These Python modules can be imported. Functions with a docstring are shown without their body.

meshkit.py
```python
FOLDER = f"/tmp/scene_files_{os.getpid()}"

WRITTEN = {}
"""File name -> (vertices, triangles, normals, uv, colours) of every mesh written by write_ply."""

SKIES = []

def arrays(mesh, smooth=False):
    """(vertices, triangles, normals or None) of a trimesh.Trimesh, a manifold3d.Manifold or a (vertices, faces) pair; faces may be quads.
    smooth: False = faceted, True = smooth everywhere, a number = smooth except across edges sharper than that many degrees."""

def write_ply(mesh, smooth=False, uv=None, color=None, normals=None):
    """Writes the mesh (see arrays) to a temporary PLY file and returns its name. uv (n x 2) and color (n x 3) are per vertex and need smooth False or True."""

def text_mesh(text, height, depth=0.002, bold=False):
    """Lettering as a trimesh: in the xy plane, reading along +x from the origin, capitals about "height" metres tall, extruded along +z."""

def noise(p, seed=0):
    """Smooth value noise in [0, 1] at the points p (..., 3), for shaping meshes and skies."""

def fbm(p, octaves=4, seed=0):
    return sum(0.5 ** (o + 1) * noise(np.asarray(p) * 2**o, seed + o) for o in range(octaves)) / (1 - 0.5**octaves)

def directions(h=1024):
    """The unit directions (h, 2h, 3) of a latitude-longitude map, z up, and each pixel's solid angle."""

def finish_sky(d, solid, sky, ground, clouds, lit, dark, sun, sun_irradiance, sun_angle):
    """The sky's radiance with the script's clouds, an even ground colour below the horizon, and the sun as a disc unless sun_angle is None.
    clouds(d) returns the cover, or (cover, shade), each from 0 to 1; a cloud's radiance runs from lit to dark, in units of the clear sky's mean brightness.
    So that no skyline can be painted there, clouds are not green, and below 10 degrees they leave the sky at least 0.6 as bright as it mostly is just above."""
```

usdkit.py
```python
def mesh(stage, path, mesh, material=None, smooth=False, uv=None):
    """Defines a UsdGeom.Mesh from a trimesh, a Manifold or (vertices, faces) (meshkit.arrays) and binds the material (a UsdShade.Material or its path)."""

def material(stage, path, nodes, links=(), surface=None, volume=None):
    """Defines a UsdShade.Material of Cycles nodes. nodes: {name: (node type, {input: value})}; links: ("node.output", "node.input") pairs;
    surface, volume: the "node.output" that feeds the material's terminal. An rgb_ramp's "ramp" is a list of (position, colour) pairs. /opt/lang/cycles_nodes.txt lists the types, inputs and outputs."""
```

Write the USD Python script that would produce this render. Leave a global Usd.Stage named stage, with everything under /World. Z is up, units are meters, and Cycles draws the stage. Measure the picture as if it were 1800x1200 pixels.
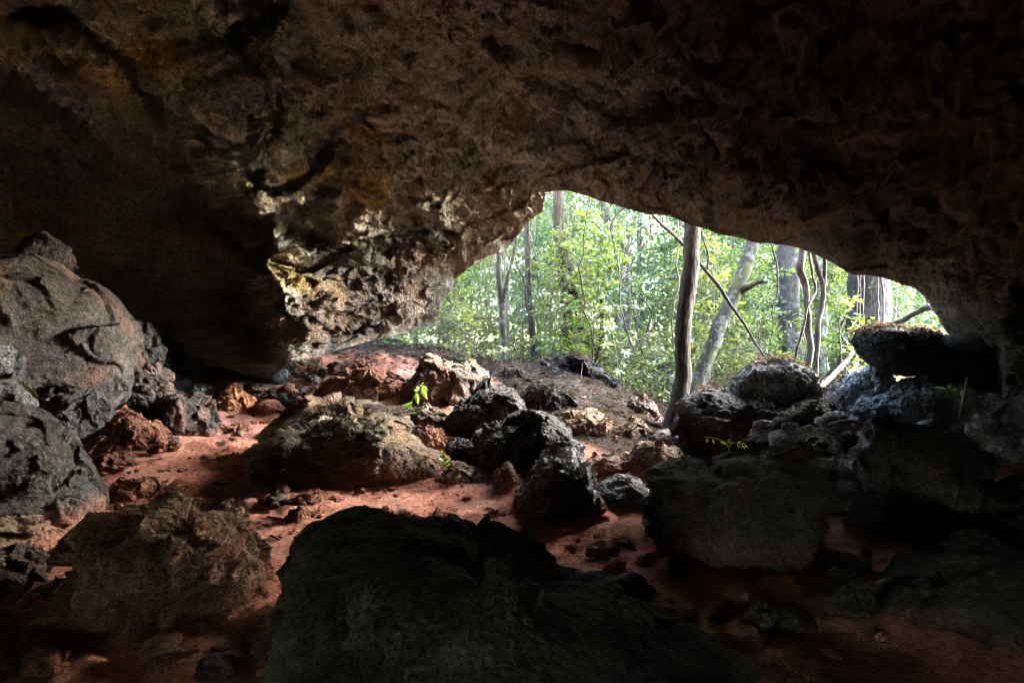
import math
import numpy as np
import trimesh
import usdkit
from scipy.ndimage import map_coordinates
from scipy.interpolate import RBFInterpolator
from scipy.spatial import cKDTree
from pxr import Usd, UsdGeom, UsdLux, UsdShade, Gf, Sdf, Vt

# ------------------------------------------------------------------ camera, sky, sun, exposure
stage = Usd.Stage.CreateInMemory()
UsdGeom.SetStageUpAxis(stage, UsdGeom.Tokens.z)
UsdGeom.SetStageMetersPerUnit(stage, 1.0)
UsdGeom.Xform.Define(stage, '/World')
UsdGeom.Scope.Define(stage, '/World/Looks')
EYE = np.array([0.0, 0.0, 1.7])
EXPOSURE = 7.95
SUN_EL, SUN_AZ = math.radians(20), math.radians(47)       # azimuth from +y (into the picture) towards +x
SUN_INT, SUN_ANGLE, SKY = 0.4, 80.0, 0.10
cam = UsdGeom.Camera.Define(stage, '/World/camera')
cam.AddTranslateOp().Set(Gf.Vec3d(*EYE))
cam.AddRotateXOp().Set(90.0)
cam.CreateFocalLengthAttr(20.0)
cam.CreateHorizontalApertureAttr(36.0)
cam.CreateVerticalApertureAttr(24.0)
cam.CreateExposureAttr(EXPOSURE)
cam.CreateFStopAttr(0.0)
cam.CreateClippingRangeAttr(Gf.Vec2f(0.05, 2000))

dome = UsdLux.DomeLight.Define(stage, '/World/sky')
dome.GetPrim().SetCustomDataByKey('kind', 'structure')
skym = usdkit.material(stage, '/World/Looks/sky_air', {
    's': ('sky_texture', {'sky_type': 'single_scattering', 'sun_disc': False, 'sun_elevation': SUN_EL, 'sun_rotation': SUN_AZ}),
    'b': ('background_shader', {'strength': SKY})}, [('s.color', 'b.color')], surface='b.background')
UsdShade.MaterialBindingAPI.Apply(dome.GetPrim()).Bind(skym)
sun = UsdLux.DistantLight.Define(stage, '/World/sun')
sun.CreateIntensityAttr(SUN_INT)
sun.CreateAngleAttr(SUN_ANGLE)
sun.CreateColorAttr(Gf.Vec3f(1.0, 0.94, 0.85))
sun.GetPrim().CreateAttribute('inputs:normalize', Sdf.ValueTypeNames.Bool).Set(True)
sun.AddRotateZOp().Set(-math.degrees(SUN_AZ) + 180)
sun.AddRotateXOp().Set(90 - math.degrees(SUN_EL))
sun.GetPrim().SetCustomDataByKey('kind', 'structure')
# light shines along -z; tilted so that it comes from azimuth SUN_AZ at SUN_EL
_xf = np.array(sun.ComputeLocalToWorldTransform(Usd.TimeCode.Default()))
_want = np.array([math.sin(SUN_AZ) * math.cos(SUN_EL), math.cos(SUN_AZ) * math.cos(SUN_EL), math.sin(SUN_EL)])
assert np.allclose(_xf[2, :3], _want, atol=1e-3), (_xf[2, :3], _want)

# ------------------------------------------------------------------ helpers
RNG = np.random.default_rng(7)
TABLE = np.random.default_rng(11).random((64, 64, 64)).astype(np.float32)


def noise(p, seed=0):
    p = np.asarray(p, np.float32) + np.float32(seed * 7.31 + 0.13)
    i = np.floor(p)
    t = p - i
    t = t * t * (3 - 2 * t)
    return map_coordinates(TABLE, np.moveaxis(i + t, -1, 0), order=1, mode='grid-wrap')


def fbm(p, octaves=4, seed=0, gain=0.5):
    a, s, n = 1.0, 0.0, 0.0
    for o in range(octaves):
        s = s + a * noise(np.asarray(p) * (2.03 ** o), seed + o)
        n += a
        a *= gain
    return s / n


def ridged(p, octaves=4, seed=0, gain=0.55):
    a, s, n = 1.0, 0.0, 0.0
    for o in range(octaves):
        s = s + a * (1 - np.abs(2 * noise(np.asarray(p) * (2.07 ** o), seed + o) - 1))
        n += a
        a *= gain
    return s / n


def facets(p, spacing, seed=0, slope=0.5, lo=None, hi=None):
    """Blocky fracture: every cell of a random cell pattern is a plane of its own height and tilt. About -1..1."""
    g = np.random.default_rng(100 + seed)
    q = p / spacing
    lo, hi = np.floor(q.min(0)) - 1, np.ceil(q.max(0)) + 1
    grid = np.stack(np.meshgrid(*[np.arange(a, b + 1) for a, b in zip(lo, hi)], indexing='ij'), -1).reshape(-1, 3)
    seeds = grid + g.uniform(-0.5, 0.5, grid.shape)
    h, tilt = g.uniform(-1, 1, len(seeds)), g.normal(0, slope, (len(seeds), 3))
    warp = np.stack([noise(q * 2.5, seed + 40 + k) - 0.5 for k in range(3)], -1) * 0.35
    qq = q + warp
    _, k = cKDTree(seeds).query(qq, workers=-1)
    return h[k] * 0.6 + ((qq - seeds[k]) * tilt[k]).sum(1)


def at(px, py, d):
    """The point that the photograph shows at (px, py), d metres ahead."""
    return np.array([(px - 900) / 1000 * d, d, EYE[2] - (py - 600) / 1000 * d])


used = {}


def numbered(parent, name):
    k = used.get((parent, name), 0)
    used[(parent, name)] = k + 1
    return name if k == 0 else f'{name}_{k:03d}'


def put(name, mesh, mat, parent='/World', smooth=True):
    path = f'{parent}/{numbered(parent, name)}'
    return usdkit.mesh(stage, path, mesh, mat, smooth=smooth).GetPrim()


def tag(prim, label=None, category=None, group=None, kind=None):
    for k, v in (('label', label), ('category', category), ('group', group), ('kind', kind)):
        if v:
            prim.SetCustomDataByKey(k, v)
    return prim


def thing(name, label, category, loc=(0, 0, 0), group=None, rz=0.0, scale=1.0):
    path = f'/World/{numbered("/World", name)}'
    x = UsdGeom.Xform.Define(stage, path)
    x.AddTranslateOp().Set(Gf.Vec3d(*map(float, loc)))
    if rz:
        x.AddRotateZOp().Set(float(rz))
    if scale != 1.0:
        x.AddScaleOp().Set(Gf.Vec3f(float(scale)))
    return tag(x.GetPrim(), label, category, group)


def cat(parts):
    v, f, n = [], [], 0
    for a, b in parts:
        v.append(a)
        f.append(np.asarray(b) + n)
        n += len(a)
    return np.vstack(v), np.vstack(f)


def grid_faces(rows, cols, wrap=False):
    i, j = np.meshgrid(np.arange(rows - 1), np.arange(cols if wrap else cols - 1), indexing='ij')
    j2 = (j + 1) % cols
    a, b, c, d = i * cols + j, i * cols + j2, (i + 1) * cols + j2, (i + 1) * cols + j
    return np.vstack([np.stack([a, b, c], -1).reshape(-1, 3), np.stack([a, c, d], -1).reshape(-1, 3)])


def smooth_path(pts, n):
    from scipy.interpolate import CubicSpline, PchipInterpolator
    pts = np.asarray(pts, float)
    t = np.r_[0, np.cumsum(np.linalg.norm(np.diff(pts[:, :3], axis=0), axis=1))]
    t /= t[-1]
    return PchipInterpolator(t, pts)(np.linspace(0, 1, n))


def tube(path, radii, sides=8, rough=0.0, seed=0, bark=0.0, cap=True):
    """A limb along the polyline with its own radius at every point, uneven in section."""
    p = np.asarray(path, float)
    r = np.broadcast_to(radii, (len(p),))
    t = np.gradient(p, axis=0)
    t /= np.linalg.norm(t, axis=1, keepdims=True) + 1e-12
    ref = np.array([0.31, 0.95, 0.05])
    if abs(t[:, 1]).mean() > 0.8:
        ref = np.array([0.9, 0.1, 0.3])
    a = np.cross(t, ref)
    a /= np.linalg.norm(a, axis=1, keepdims=True) + 1e-12
    b = np.cross(t, a)
    ang = np.arange(sides) * 2 * np.pi / sides
    dirs = np.cos(ang)[None, :, None] * a[:, None] + np.sin(ang)[None, :, None] * b[:, None]
    v = p[:, None] + r[:, None, None] * dirs
    if rough or bark:
        q = v.reshape(-1, 3)
        k = rough * (fbm(q * 2.2, 4, seed) - 0.5) * 2
        if bark:
            k = k + bark * (ridged(q * np.array([26, 26, 4.0]), 3, seed + 5) - 0.5)
        v = p[:, None] + (r[:, None] * (1 + k.reshape(v.shape[:2])))[..., None] * dirs
    f = grid_faces(len(p), sides, True)
    v = v.reshape(-1, 3)
    if cap:
        n = len(v)
        v = np.vstack([v, p[0], p[-1]])
        j = np.arange(sides)
        f = np.vstack([f, np.stack([(j + 1) % sides, j, np.full(sides, n)], 1), np.stack([n - 2 * 0 + 0 * j + (len(p) - 1) * sides + j - n, (len(p) - 1) * sides + (j + 1) % sides, np.full(sides, n + 1)], 1) if False else np.stack([(len(p) - 1) * sides + j, (len(p) - 1) * sides + (j + 1) % sides, np.full(sides, n + 1)], 1)])
    return v, f


# ------------------------------------------------------------------ materials
def M(name, nodes, links, surface):
    return usdkit.material(stage, '/World/Looks/' + name, nodes, links, surface=surface)


def rock_material(name, dark, mid, pale, moss=0.0, mosscol=(0.075, 0.085, 0.022), rust=0.0, rustcol=(0.26, 0.10, 0.035), bump=0.8, pits=0.5, beds=False, depth=0.075, dust=0.7):
    nodes = {
        'g': ('geometry', {}),
        'n1': ('noise_texture', {'scale': 1.7, 'detail': 9.0, 'roughness': 0.62, 'distortion': 0.3}),
        'n2': ('noise_texture', {'scale': 13.0, 'detail': 10.0, 'roughness': 0.74}),
        'n3': ('noise_texture', {'scale': 0.8, 'detail': 8.0, 'roughness': 0.66, 'distortion': 0.5, }),
        'n4': ('noise_texture', {'scale': 52.0, 'detail': 6.0, 'roughness': 0.7}),
        'r4': ('rgb_ramp', {'ramp': [(0.34, (0.45, 0.44, 0.43)), (0.5, (1.0, 1.0, 1.0)), (0.66, (1.4, 1.38, 1.36))]}),
        'm5': ('mix', {'mix_type': 'multiply', 'fac': 1.0}),
        'map': ('mapping', {'location': (17.0, 5.0, 9.0)}),
        'v': ('voronoi_texture', {'scale': 21.0, 'feature': 'smooth_f1', 'detail': 1.0, 'smoothness': 0.4}),
        'r1': ('rgb_ramp', {'ramp': [(0.30, dark), (0.50, mid), (0.68, pale)]}),
        'r2': ('rgb_ramp', {'ramp': [(0.34, (0.22, 0.21, 0.20)), (0.5, (0.9, 0.9, 0.9)), (0.63, (1.6, 1.57, 1.52))]}),
        'm1': ('mix', {'mix_type': 'multiply', 'fac': 1.0}),
        'rr': ('rgb_ramp', {'ramp': [(0.50, (0, 0, 0)), (0.66, (1, 1, 1))]}),
        'rk': ('math', {'math_type': 'multiply', 'value2': rust}),
        'm2': ('mix', {'mix_type': 'mix', 'color2': rustcol}),
        'sx': ('separate_xyz', {}),
        'ms': ('math', {'math_type': 'multiply_add', 'value2': 0.55, 'value3': 0.0}),
        'ma': ('math', {'math_type': 'multiply_add', 'value2': 1.0, 'value3': -0.25}),
        'mr': ('map_range', {'from_min': 0.48, 'from_max': 0.78, 'to_min': 0.0, 'to_max': moss, 'clamp': True}),
        'm3': ('mix', {'mix_type': 'mix', 'color2': mosscol}),
        'h1': ('math', {'math_type': 'multiply_add', 'value2': pits}),
        'h2': ('math', {'math_type': 'multiply_add', 'value2': 0.35}),
        'b': ('bump', {'strength': bump, 'distance': depth}),
        'p': ('principled_bsdf', {'roughness': 0.86, 'specular_ior_level': 0.14}),
    }
    links = [('g.position', x + '.vector') for x in ('n1', 'n2', 'n4', 'v', 'map')] + [
        ('map.vector', 'n3.vector'), ('n1.fac', 'r1.fac'), ('n2.fac', 'r2.fac'), ('r1.color', 'm1.color1'), ('r2.color', 'm1.color2'),
        ('n3.fac', 'rr.fac'), ('rr.color', 'rk.value1'), ('rk.value', 'm2.fac'), ('m1.color', 'm2.color1'),
        ('g.normal', 'sx.vector'), ('sx.z', 'ms.value1'), ('n2.fac', 'ma.value1'), ('ma.value', 'ms.value3'), ('ms.value', 'mr.value'), ('mr.result', 'm3.fac'), ('m2.color', 'm3.color1'),
        ('n4.fac', 'r4.fac'), ('m3.color', 'm5.color1'), ('r4.color', 'm5.color2'),
        ('v.distance', 'h1.value1'), ('n2.fac', 'h1.value3'), ('n4.fac', 'h2.value1'), ('h1.value', 'h2.value3'), ('h2.value', 'b.height'),
        ('b.normal', 'p.normal'), ('m5.color', 'p.base_color')]
    if beds:
        cur = 'm1.color'
        links = [l for l in links if l != ('m1.color', 'm2.color1')]
        for k, (at_, col, kind) in enumerate(beds):
            nodes[f'ba{k}'] = ('attribute', {'attribute': at_})
            nodes[f'bm{k}'] = ('mix', {'mix_type': kind, 'color2': col})
            links += [(f'ba{k}.fac', f'bm{k}.fac'), (cur, f'bm{k}.color1')]
            cur = f'bm{k}.color'
        links.append((cur, 'm2.color1'))
    if not beds:  # red dust that clings to the lower parts of stones
        nodes.update({'ps': ('separate_xyz', {}), 'du': ('math', {'math_type': 'multiply_add', 'value2': -0.9}), 'dr': ('map_range', {'from_min': -0.46, 'from_max': -0.18, 'to_min': dust, 'to_max': 0.0, 'clamp': True}),
                      'dm': ('mix', {'mix_type': 'mix', 'color2': (0.19, 0.075, 0.045)})})
        links = [l for l in links if l[1] != 'm5.color1'] + [('g.position', 'ps.vector'), ('n1.fac', 'du.value1'), ('ps.z', 'du.value3'), ('du.value', 'dr.value'), ('dr.result', 'dm.fac'), ('m3.color', 'dm.color1'), ('dm.color', 'm5.color1')]
    return M(name, nodes, links, 'p.BSDF')


MAT = {
    'cave': rock_material('cave_stone', (0.26, 0.24, 0.195), (0.48, 0.455, 0.375), (0.62, 0.60, 0.52), rust=0.32, rustcol=(0.42, 0.25, 0.12), bump=1.0, depth=0.085, beds=[('right_shade', (0.15, 0.12, 0.105), 'multiply'), ('lit_grey_bed', (1.25, 1.36, 1.3), 'multiply'), ('ochre_stain', (1.25, 1.0, 0.5), 'multiply'), ('rosy_bed', (0.27, 0.205, 0.18), 'multiply'), ('dark_seam', (0.58, 0.52, 0.46), 'multiply')]),
    'grey': rock_material('grey_stone', (0.01335, 0.0124, 0.01202), (0.0248, 0.02327, 0.02194), (0.04386, 0.04198, 0.0391), rust=0.25, rustcol=(0.22, 0.11, 0.06), bump=0.7, pits=0.7),
    'pale': rock_material('pale_stone', (0.01681, 0.01285, 0.01087), (0.02867, 0.02413, 0.02137), (0.04549, 0.04253, 0.03956), rust=0.35, rustcol=(0.26, 0.13, 0.08), bump=0.6),
    'brown': rock_material('brown_stone', (0.05404, 0.03815, 0.03179), (0.1081, 0.07312, 0.05722), (0.178, 0.1272, 0.09856), rust=0.4, rustcol=(0.24, 0.09, 0.045), bump=0.9, moss=0.35),
    'mossy': rock_material('mossy_stone', (0.04578, 0.03232, 0.02693), (0.08078, 0.05655, 0.04309), (0.14, 0.1077, 0.08078), rust=0.4, moss=0.42, mosscol=(0.065, 0.07, 0.028), bump=1.0),
    'red': rock_material('red_stone', (0.05852, 0.02439, 0.01561), (0.117, 0.04877, 0.02926), (0.161, 0.0878, 0.05852), rust=0.5, rustcol=(0.32, 0.11, 0.045), bump=0.9),
    'orange': rock_material('orange_stone', (0.1088, 0.0384, 0.0192), (0.192, 0.0768, 0.032), (0.2432, 0.1216, 0.064), rust=0.5, bump=0.6),
    'dark': rock_material('dark_stone', (0.008765, 0.007602, 0.007018), (0.02046, 0.01753, 0.01549), (0.04093, 0.03652, 0.03215), rust=0.2, rustcol=(0.12, 0.06, 0.035), moss=0.25, mosscol=(0.03, 0.034, 0.02), bump=1.0, pits=0.8, dust=0.15),
    'fore': rock_material('ridge_stone', (0.01414, 0.0147, 0.01244), (0.03394, 0.03534, 0.02967), (0.06785, 0.06929, 0.05939), rust=0.2, rustcol=(0.14, 0.10, 0.06), moss=0.4, mosscol=(0.05, 0.055, 0.034), bump=1.0, pits=0.9, depth=0.10, dust=0.15),
    'blue': rock_material('slate_stone', (0.0624, 0.06336, 0.07104), (0.144, 0.1478, 0.1632), (0.288, 0.2928, 0.3072), rust=0.15, rustcol=(0.14, 0.09, 0.06), moss=0.2, bump=1.0, pits=0.8, dust=0.15),
    'bluish': rock_material('bluish_stone', (0.02621, 0.02661, 0.02984), (0.06048, 0.06208, 0.06854), (0.121, 0.123, 0.129), rust=0.15, rustcol=(0.14, 0.09, 0.06), moss=0.2, bump=1.0, pits=0.8, dust=0.15),
}


def leaf_material(name, a, b, c, ta, tb, gloss=0.42):
    return M(name, {
        'g': ('geometry', {}), 'o': ('object_info', {}),
        'ad': ('math', {'math_type': 'add'}), 'fr': ('math', {'math_type': 'fraction'}),
        'r': ('rgb_ramp', {'ramp': [(0.0, a), (0.5, b), (1.0, c)]}),
        'rt': ('rgb_ramp', {'ramp': [(0.0, ta), (1.0, tb)]}),
        'p': ('principled_bsdf', {'roughness': gloss, 'specular_ior_level': 0.3 if gloss < 0.7 else 0.05}),
        't': ('translucent_bsdf', {}), 'm': ('mix_closure', {'fac': 0.45})},
        [('g.random_per_island', 'ad.value1'), ('o.random', 'ad.value2'), ('ad.value', 'fr.value1'), ('fr.value', 'r.fac'), ('fr.value', 'rt.fac'),
         ('r.color', 'p.base_color'), ('rt.color', 't.color'), ('p.BSDF', 'm.closure1'), ('t.BSDF', 'm.closure2')], 'm.closure')


MAT['leaf'] = leaf_material('green_leaf', (0.008781, 0.02328, 0.004746), (0.01581, 0.03493, 0.006328), (0.02811, 0.04159, 0.008696), (0.02581, 0.05864, 0.006391), (0.06967, 0.08806, 0.01162))
MAT['leaf_bright'] = leaf_material('bright_leaf', (0.02108, 0.04491, 0.007119), (0.03513, 0.05488, 0.008696), (0.04919, 0.05988, 0.01187), (0.06193, 0.1075, 0.01017), (0.1136, 0.1221, 0.02034))
MAT['leaf_fresh'] = leaf_material('fresh_leaf', (0.06, 0.156, 0.012), (0.084, 0.192, 0.018), (0.108, 0.204, 0.024), (0.24, 0.45, 0.03), (0.33, 0.48, 0.06))
MAT['leaf_blue'] = leaf_material('bluish_leaf', (0.01099, 0.0238, 0.01538), (0.02014, 0.03479, 0.02197), (0.03114, 0.04761, 0.03114), (0.02017, 0.04304, 0.01748), (0.04035, 0.07262, 0.02959))
MAT['leaf_pale'] = leaf_material('pale_leaf', (0.132, 0.1584, 0.066), (0.1716, 0.1848, 0.0792), (0.198, 0.198, 0.1056), (0.308, 0.3388, 0.154), (0.3696, 0.3696, 0.1848))
MAT['litter'] = leaf_material('dead_leaf', (0.00882, 0.005544, 0.00378), (0.0252, 0.01764, 0.0126), (0.1008, 0.0882, 0.07308), (0.0216, 0.01296, 0.00648), (0.0432, 0.02808, 0.01512), gloss=0.9)


def bark_material(name, dark, mid, pale, lichen=0.0, moss=0.0, stretch=6.0, bump=0.7):
    return M(name, {
        'g': ('geometry', {}), 'mp': ('mapping', {'scale': (1.0, 1.0, 1.0 / stretch)}),
        'n1': ('noise_texture', {'scale': 34.0, 'detail': 8.0, 'roughness': 0.65, 'distortion': 0.4}),
        'n2': ('noise_texture', {'scale': 5.0, 'detail': 7.0, 'roughness': 0.6}),
        'n3': ('noise_texture', {'scale': 3.1, 'detail': 6.0, 'roughness': 0.6, 'distortion': 0.6}),
        'r1': ('rgb_ramp', {'ramp': [(0.32, dark), (0.5, mid), (0.68, pale)]}),
        'r2': ('rgb_ramp', {'ramp': [(0.52, (0, 0, 0)), (0.60, (1, 1, 1))]}),
        'k': ('math', {'math_type': 'multiply', 'value2': lichen}),
        'm': ('mix', {'mix_type': 'mix', 'color2': (0.12, 0.117, 0.102)}),
        'r3': ('rgb_ramp', {'ramp': [(0.50, (0, 0, 0)), (0.64, (1, 1, 1))]}),
        'k3': ('math', {'math_type': 'multiply', 'value2': moss}),
        'm3': ('mix', {'mix_type': 'mix', 'color2': (0.07, 0.077, 0.027)}),
        'b': ('bump', {'strength': bump, 'distance': 0.03}),
        'p': ('principled_bsdf', {'roughness': 0.9, 'specular_ior_level': 0.06})},
        [('g.position', 'mp.vector'), ('mp.vector', 'n1.vector'), ('g.position', 'n2.vector'), ('g.position', 'n3.vector'), ('n1.fac', 'r1.fac'), ('n2.fac', 'r2.fac'),
         ('r2.color', 'k.value1'), ('k.value', 'm.fac'), ('r1.color', 'm.color1'), ('n3.fac', 'r3.fac'), ('r3.color', 'k3.value1'), ('k3.value', 'm3.fac'), ('m.color', 'm3.color1'),
         ('n1.fac', 'b.height'), ('b.normal', 'p.normal'), ('m3.color', 'p.base_color')], 'p.BSDF')


MAT['bark_brown'] = bark_material('brown_bark', (0.01076, 0.00738, 0.005535), (0.02307, 0.0163, 0.0123), (0.03997, 0.03075, 0.02307), lichen=0.06, moss=0.12, bump=1.0)
MAT['bark_pale'] = bark_material('lichen_bark', (0.01446, 0.01222, 0.009643), (0.02732, 0.02379, 0.01865), (0.045, 0.04018, 0.03214), lichen=0.55, moss=0.45, stretch=2.0, bump=0.4)
MAT['bark_grey'] = bark_material('grey_bark', (0.01373, 0.01128, 0.009463), (0.02593, 0.02135, 0.0183), (0.04271, 0.0366, 0.03203), lichen=0.25)
MAT['bark_dark'] = bark_material('dark_bark', (0.01378, 0.01102, 0.009446), (0.02755, 0.02165, 0.01771), (0.05117, 0.04133, 0.03346), lichen=0.1)
MAT['bark_twig'] = bark_material('twig_bark', (0.03616, 0.02732, 0.01929), (0.06429, 0.05143, 0.03817), (0.1004, 0.08438, 0.0663), lichen=0.2)

MAT['ground'] = M('red_earth', {
    'g': ('geometry', {}), 'sx': ('separate_xyz', {}),
    'n1': ('noise_texture', {'scale': 1.3, 'detail': 8.0, 'roughness': 0.62, 'distortion': 0.4}),
    'n2': ('noise_texture', {'scale': 22.0, 'detail': 8.0, 'roughness': 0.75}),
    'n3': ('noise_texture', {'scale': 90.0, 'detail': 4.0, 'roughness': 0.7}),
    'r1': ('rgb_ramp', {'ramp': [(0.32, (0.11, 0.045, 0.033)), (0.46, (0.235, 0.10, 0.07)), (0.56, (0.30, 0.132, 0.092)), (0.70, (0.28, 0.145, 0.107))]}),
    'r2': ('rgb_ramp', {'ramp': [(0.32, (0.35, 0.33, 0.33)), (0.5, (0.95, 0.95, 0.95)), (0.66, (1.35, 1.35, 1.35))]}),
    'm1': ('mix', {'mix_type': 'multiply', 'fac': 1.0}),
    'n5': ('noise_texture', {'scale': 0.55, 'detail': 7.0, 'roughness': 0.65, 'distortion': 0.6}),
    'r5': ('rgb_ramp', {'ramp': [(0.50, (0, 0, 0)), (0.62, (0.75, 0.75, 0.75))]}),
    'm5': ('mix', {'mix_type': 'mix', 'color2': (0.15, 0.095, 0.075)}),
    'r6': ('rgb_ramp', {'ramp': [(0.36, (0.55, 0.53, 0.52)), (0.5, (1.0, 1.0, 1.0)), (0.64, (1.35, 1.33, 1.3))]}),
    'm6': ('mix', {'mix_type': 'multiply', 'fac': 1.0}),
    'rl': ('rgb_ramp', {'ramp': [(0.38, (0.005, 0.0035, 0.0025)), (0.5, (0.016, 0.0112, 0.0077)), (0.64, (0.045, 0.033, 0.024))]}),
    'a1': ('attribute', {'attribute': 'litter'}),
    'lr': ('math', {'math_type': 'multiply_add', 'value2': 0.9, 'value3': -0.45}),
    'la': ('math', {'math_type': 'add'}),
    'lm': ('map_range', {'from_min': 0.35, 'from_max': 0.65, 'to_min': 0.0, 'to_max': 1.0, 'clamp': True}),
    'm2': ('mix', {'mix_type': 'mix'}),
    'h': ('math', {'math_type': 'multiply_add', 'value2': 0.4}),
    'b': ('bump', {'strength': 0.9, 'distance': 0.05}),
    'p': ('principled_bsdf', {'roughness': 0.95, 'specular_ior_level': 0.03})},
    [('g.position', 'n1.vector'), ('g.position', 'n2.vector'), ('g.position', 'n3.vector'), ('n1.fac', 'r1.fac'), ('n2.fac', 'r2.fac'), ('g.position', 'n5.vector'), ('n5.fac', 'r5.fac'), ('r5.color', 'm5.fac'), ('r1.color', 'm5.color1'), ('m5.color', 'm6.color1'), ('n3.fac', 'r6.fac'), ('r6.color', 'm6.color2'), ('m6.color', 'm1.color1'), ('r2.color', 'm1.color2'),
     ('n2.fac', 'rl.fac'), ('n1.fac', 'lr.value1'), ('a1.fac', 'la.value1'), ('lr.value', 'la.value2'), ('la.value', 'lm.value'), ('lm.result', 'm2.fac'), ('m1.color', 'm2.color1'), ('rl.color', 'm2.color2'),
     ('n3.fac', 'h.value1'), ('n2.fac', 'h.value3'), ('h.value', 'b.height'), ('b.normal', 'p.normal'), ('m2.color', 'p.base_color')], 'p.BSDF')

# ------------------------------------------------------------------ ground
GP = [at(*q) for q in [
    (600, 655, 12.8), (680, 622, 13.6), (760, 628, 13.6), (850, 640, 13.2), (950, 640, 12.6), (1000, 662, 11.5), (1050, 690, 11.0), (1100, 720, 10.6), (1150, 750, 10.3),
    (1185, 778, 10.3), (1240, 780, 9.9), (1100, 690, 12.4), (1160, 712, 12.6), (900, 720, 10.3), (800, 720, 10.5), (1000, 760, 9.2), (700, 680, 11.5), (620, 690, 11.2),
    (480, 650, 13.5), (520, 690, 12.2), (380, 675, 12.4), (300, 655, 12.8), (250, 640, 12.0), (480, 735, 10.8), (1460, 800, 7.5), (1600, 765, 8.0), (1700, 725, 8.3), (1080, 790, 8.3),
    (400, 640, 14.5), (330, 625, 15.0), (560, 628, 13.6), (660, 600, 16.0), (720, 604, 17.0)]]
GP += [(x, y, 0.0) for x in (-6.5, -4.5, -2.5, -0.5, 1.5) for y in (2.0, 4.2, 6.2, 8.0)] + [(-3.5, 9.6, 0.02), (-5, 9.2, 0.03), (-1.5, 9.3, 0.08), (0.0, 8.6, 0.05), (3.5, 3, 0.05), (3.2, 5.5, 0.1), (4.8, 5, 0.3), (5.8, 7, 0.6), (6.6, 9, 0.75), (4, 1, 0.1), (0, -4, 0.1), (-5, -3, 0.1), (4, -4, 0.2),
       (-8.5, 7, 0.5), (-9.5, 9.5, 1.0), (-9, 12, 1.3), (-8, 4, 0.2), (-9, 16, 1.5), (-6, 16, 1.35), (-3, 17, 1.6), (0, 16, 0.95), (3.2, 15, 0.35), (6, 13, 0.4), (9, 13, 0.7), (0, 22, 0.8), (6, 22, 0.45), (12, 22, 0.7), (-8, 24, 2.0), (-18, 26, 2.6), (0, 32, 0.8), (14, 34, 0.9), (-14, 40, 2.0), (20, 18, 0.9),
       (3, 48, 0.9), (30, 40, 1.0), (-30, 45, 1.8), (-14, 0, 1), (12, 0, 1), (0, -14, 1), (-60, 60, 1.2), (60, 60, 1.2), (0, 90, 1.2), (-80, -60, 1), (80, -60, 1)]
GP = np.array(GP, float)
ground_rbf = RBFInterpolator(GP[:, :2], GP[:, 2], kernel='linear', smoothing=0.02, neighbors=None)


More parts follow.
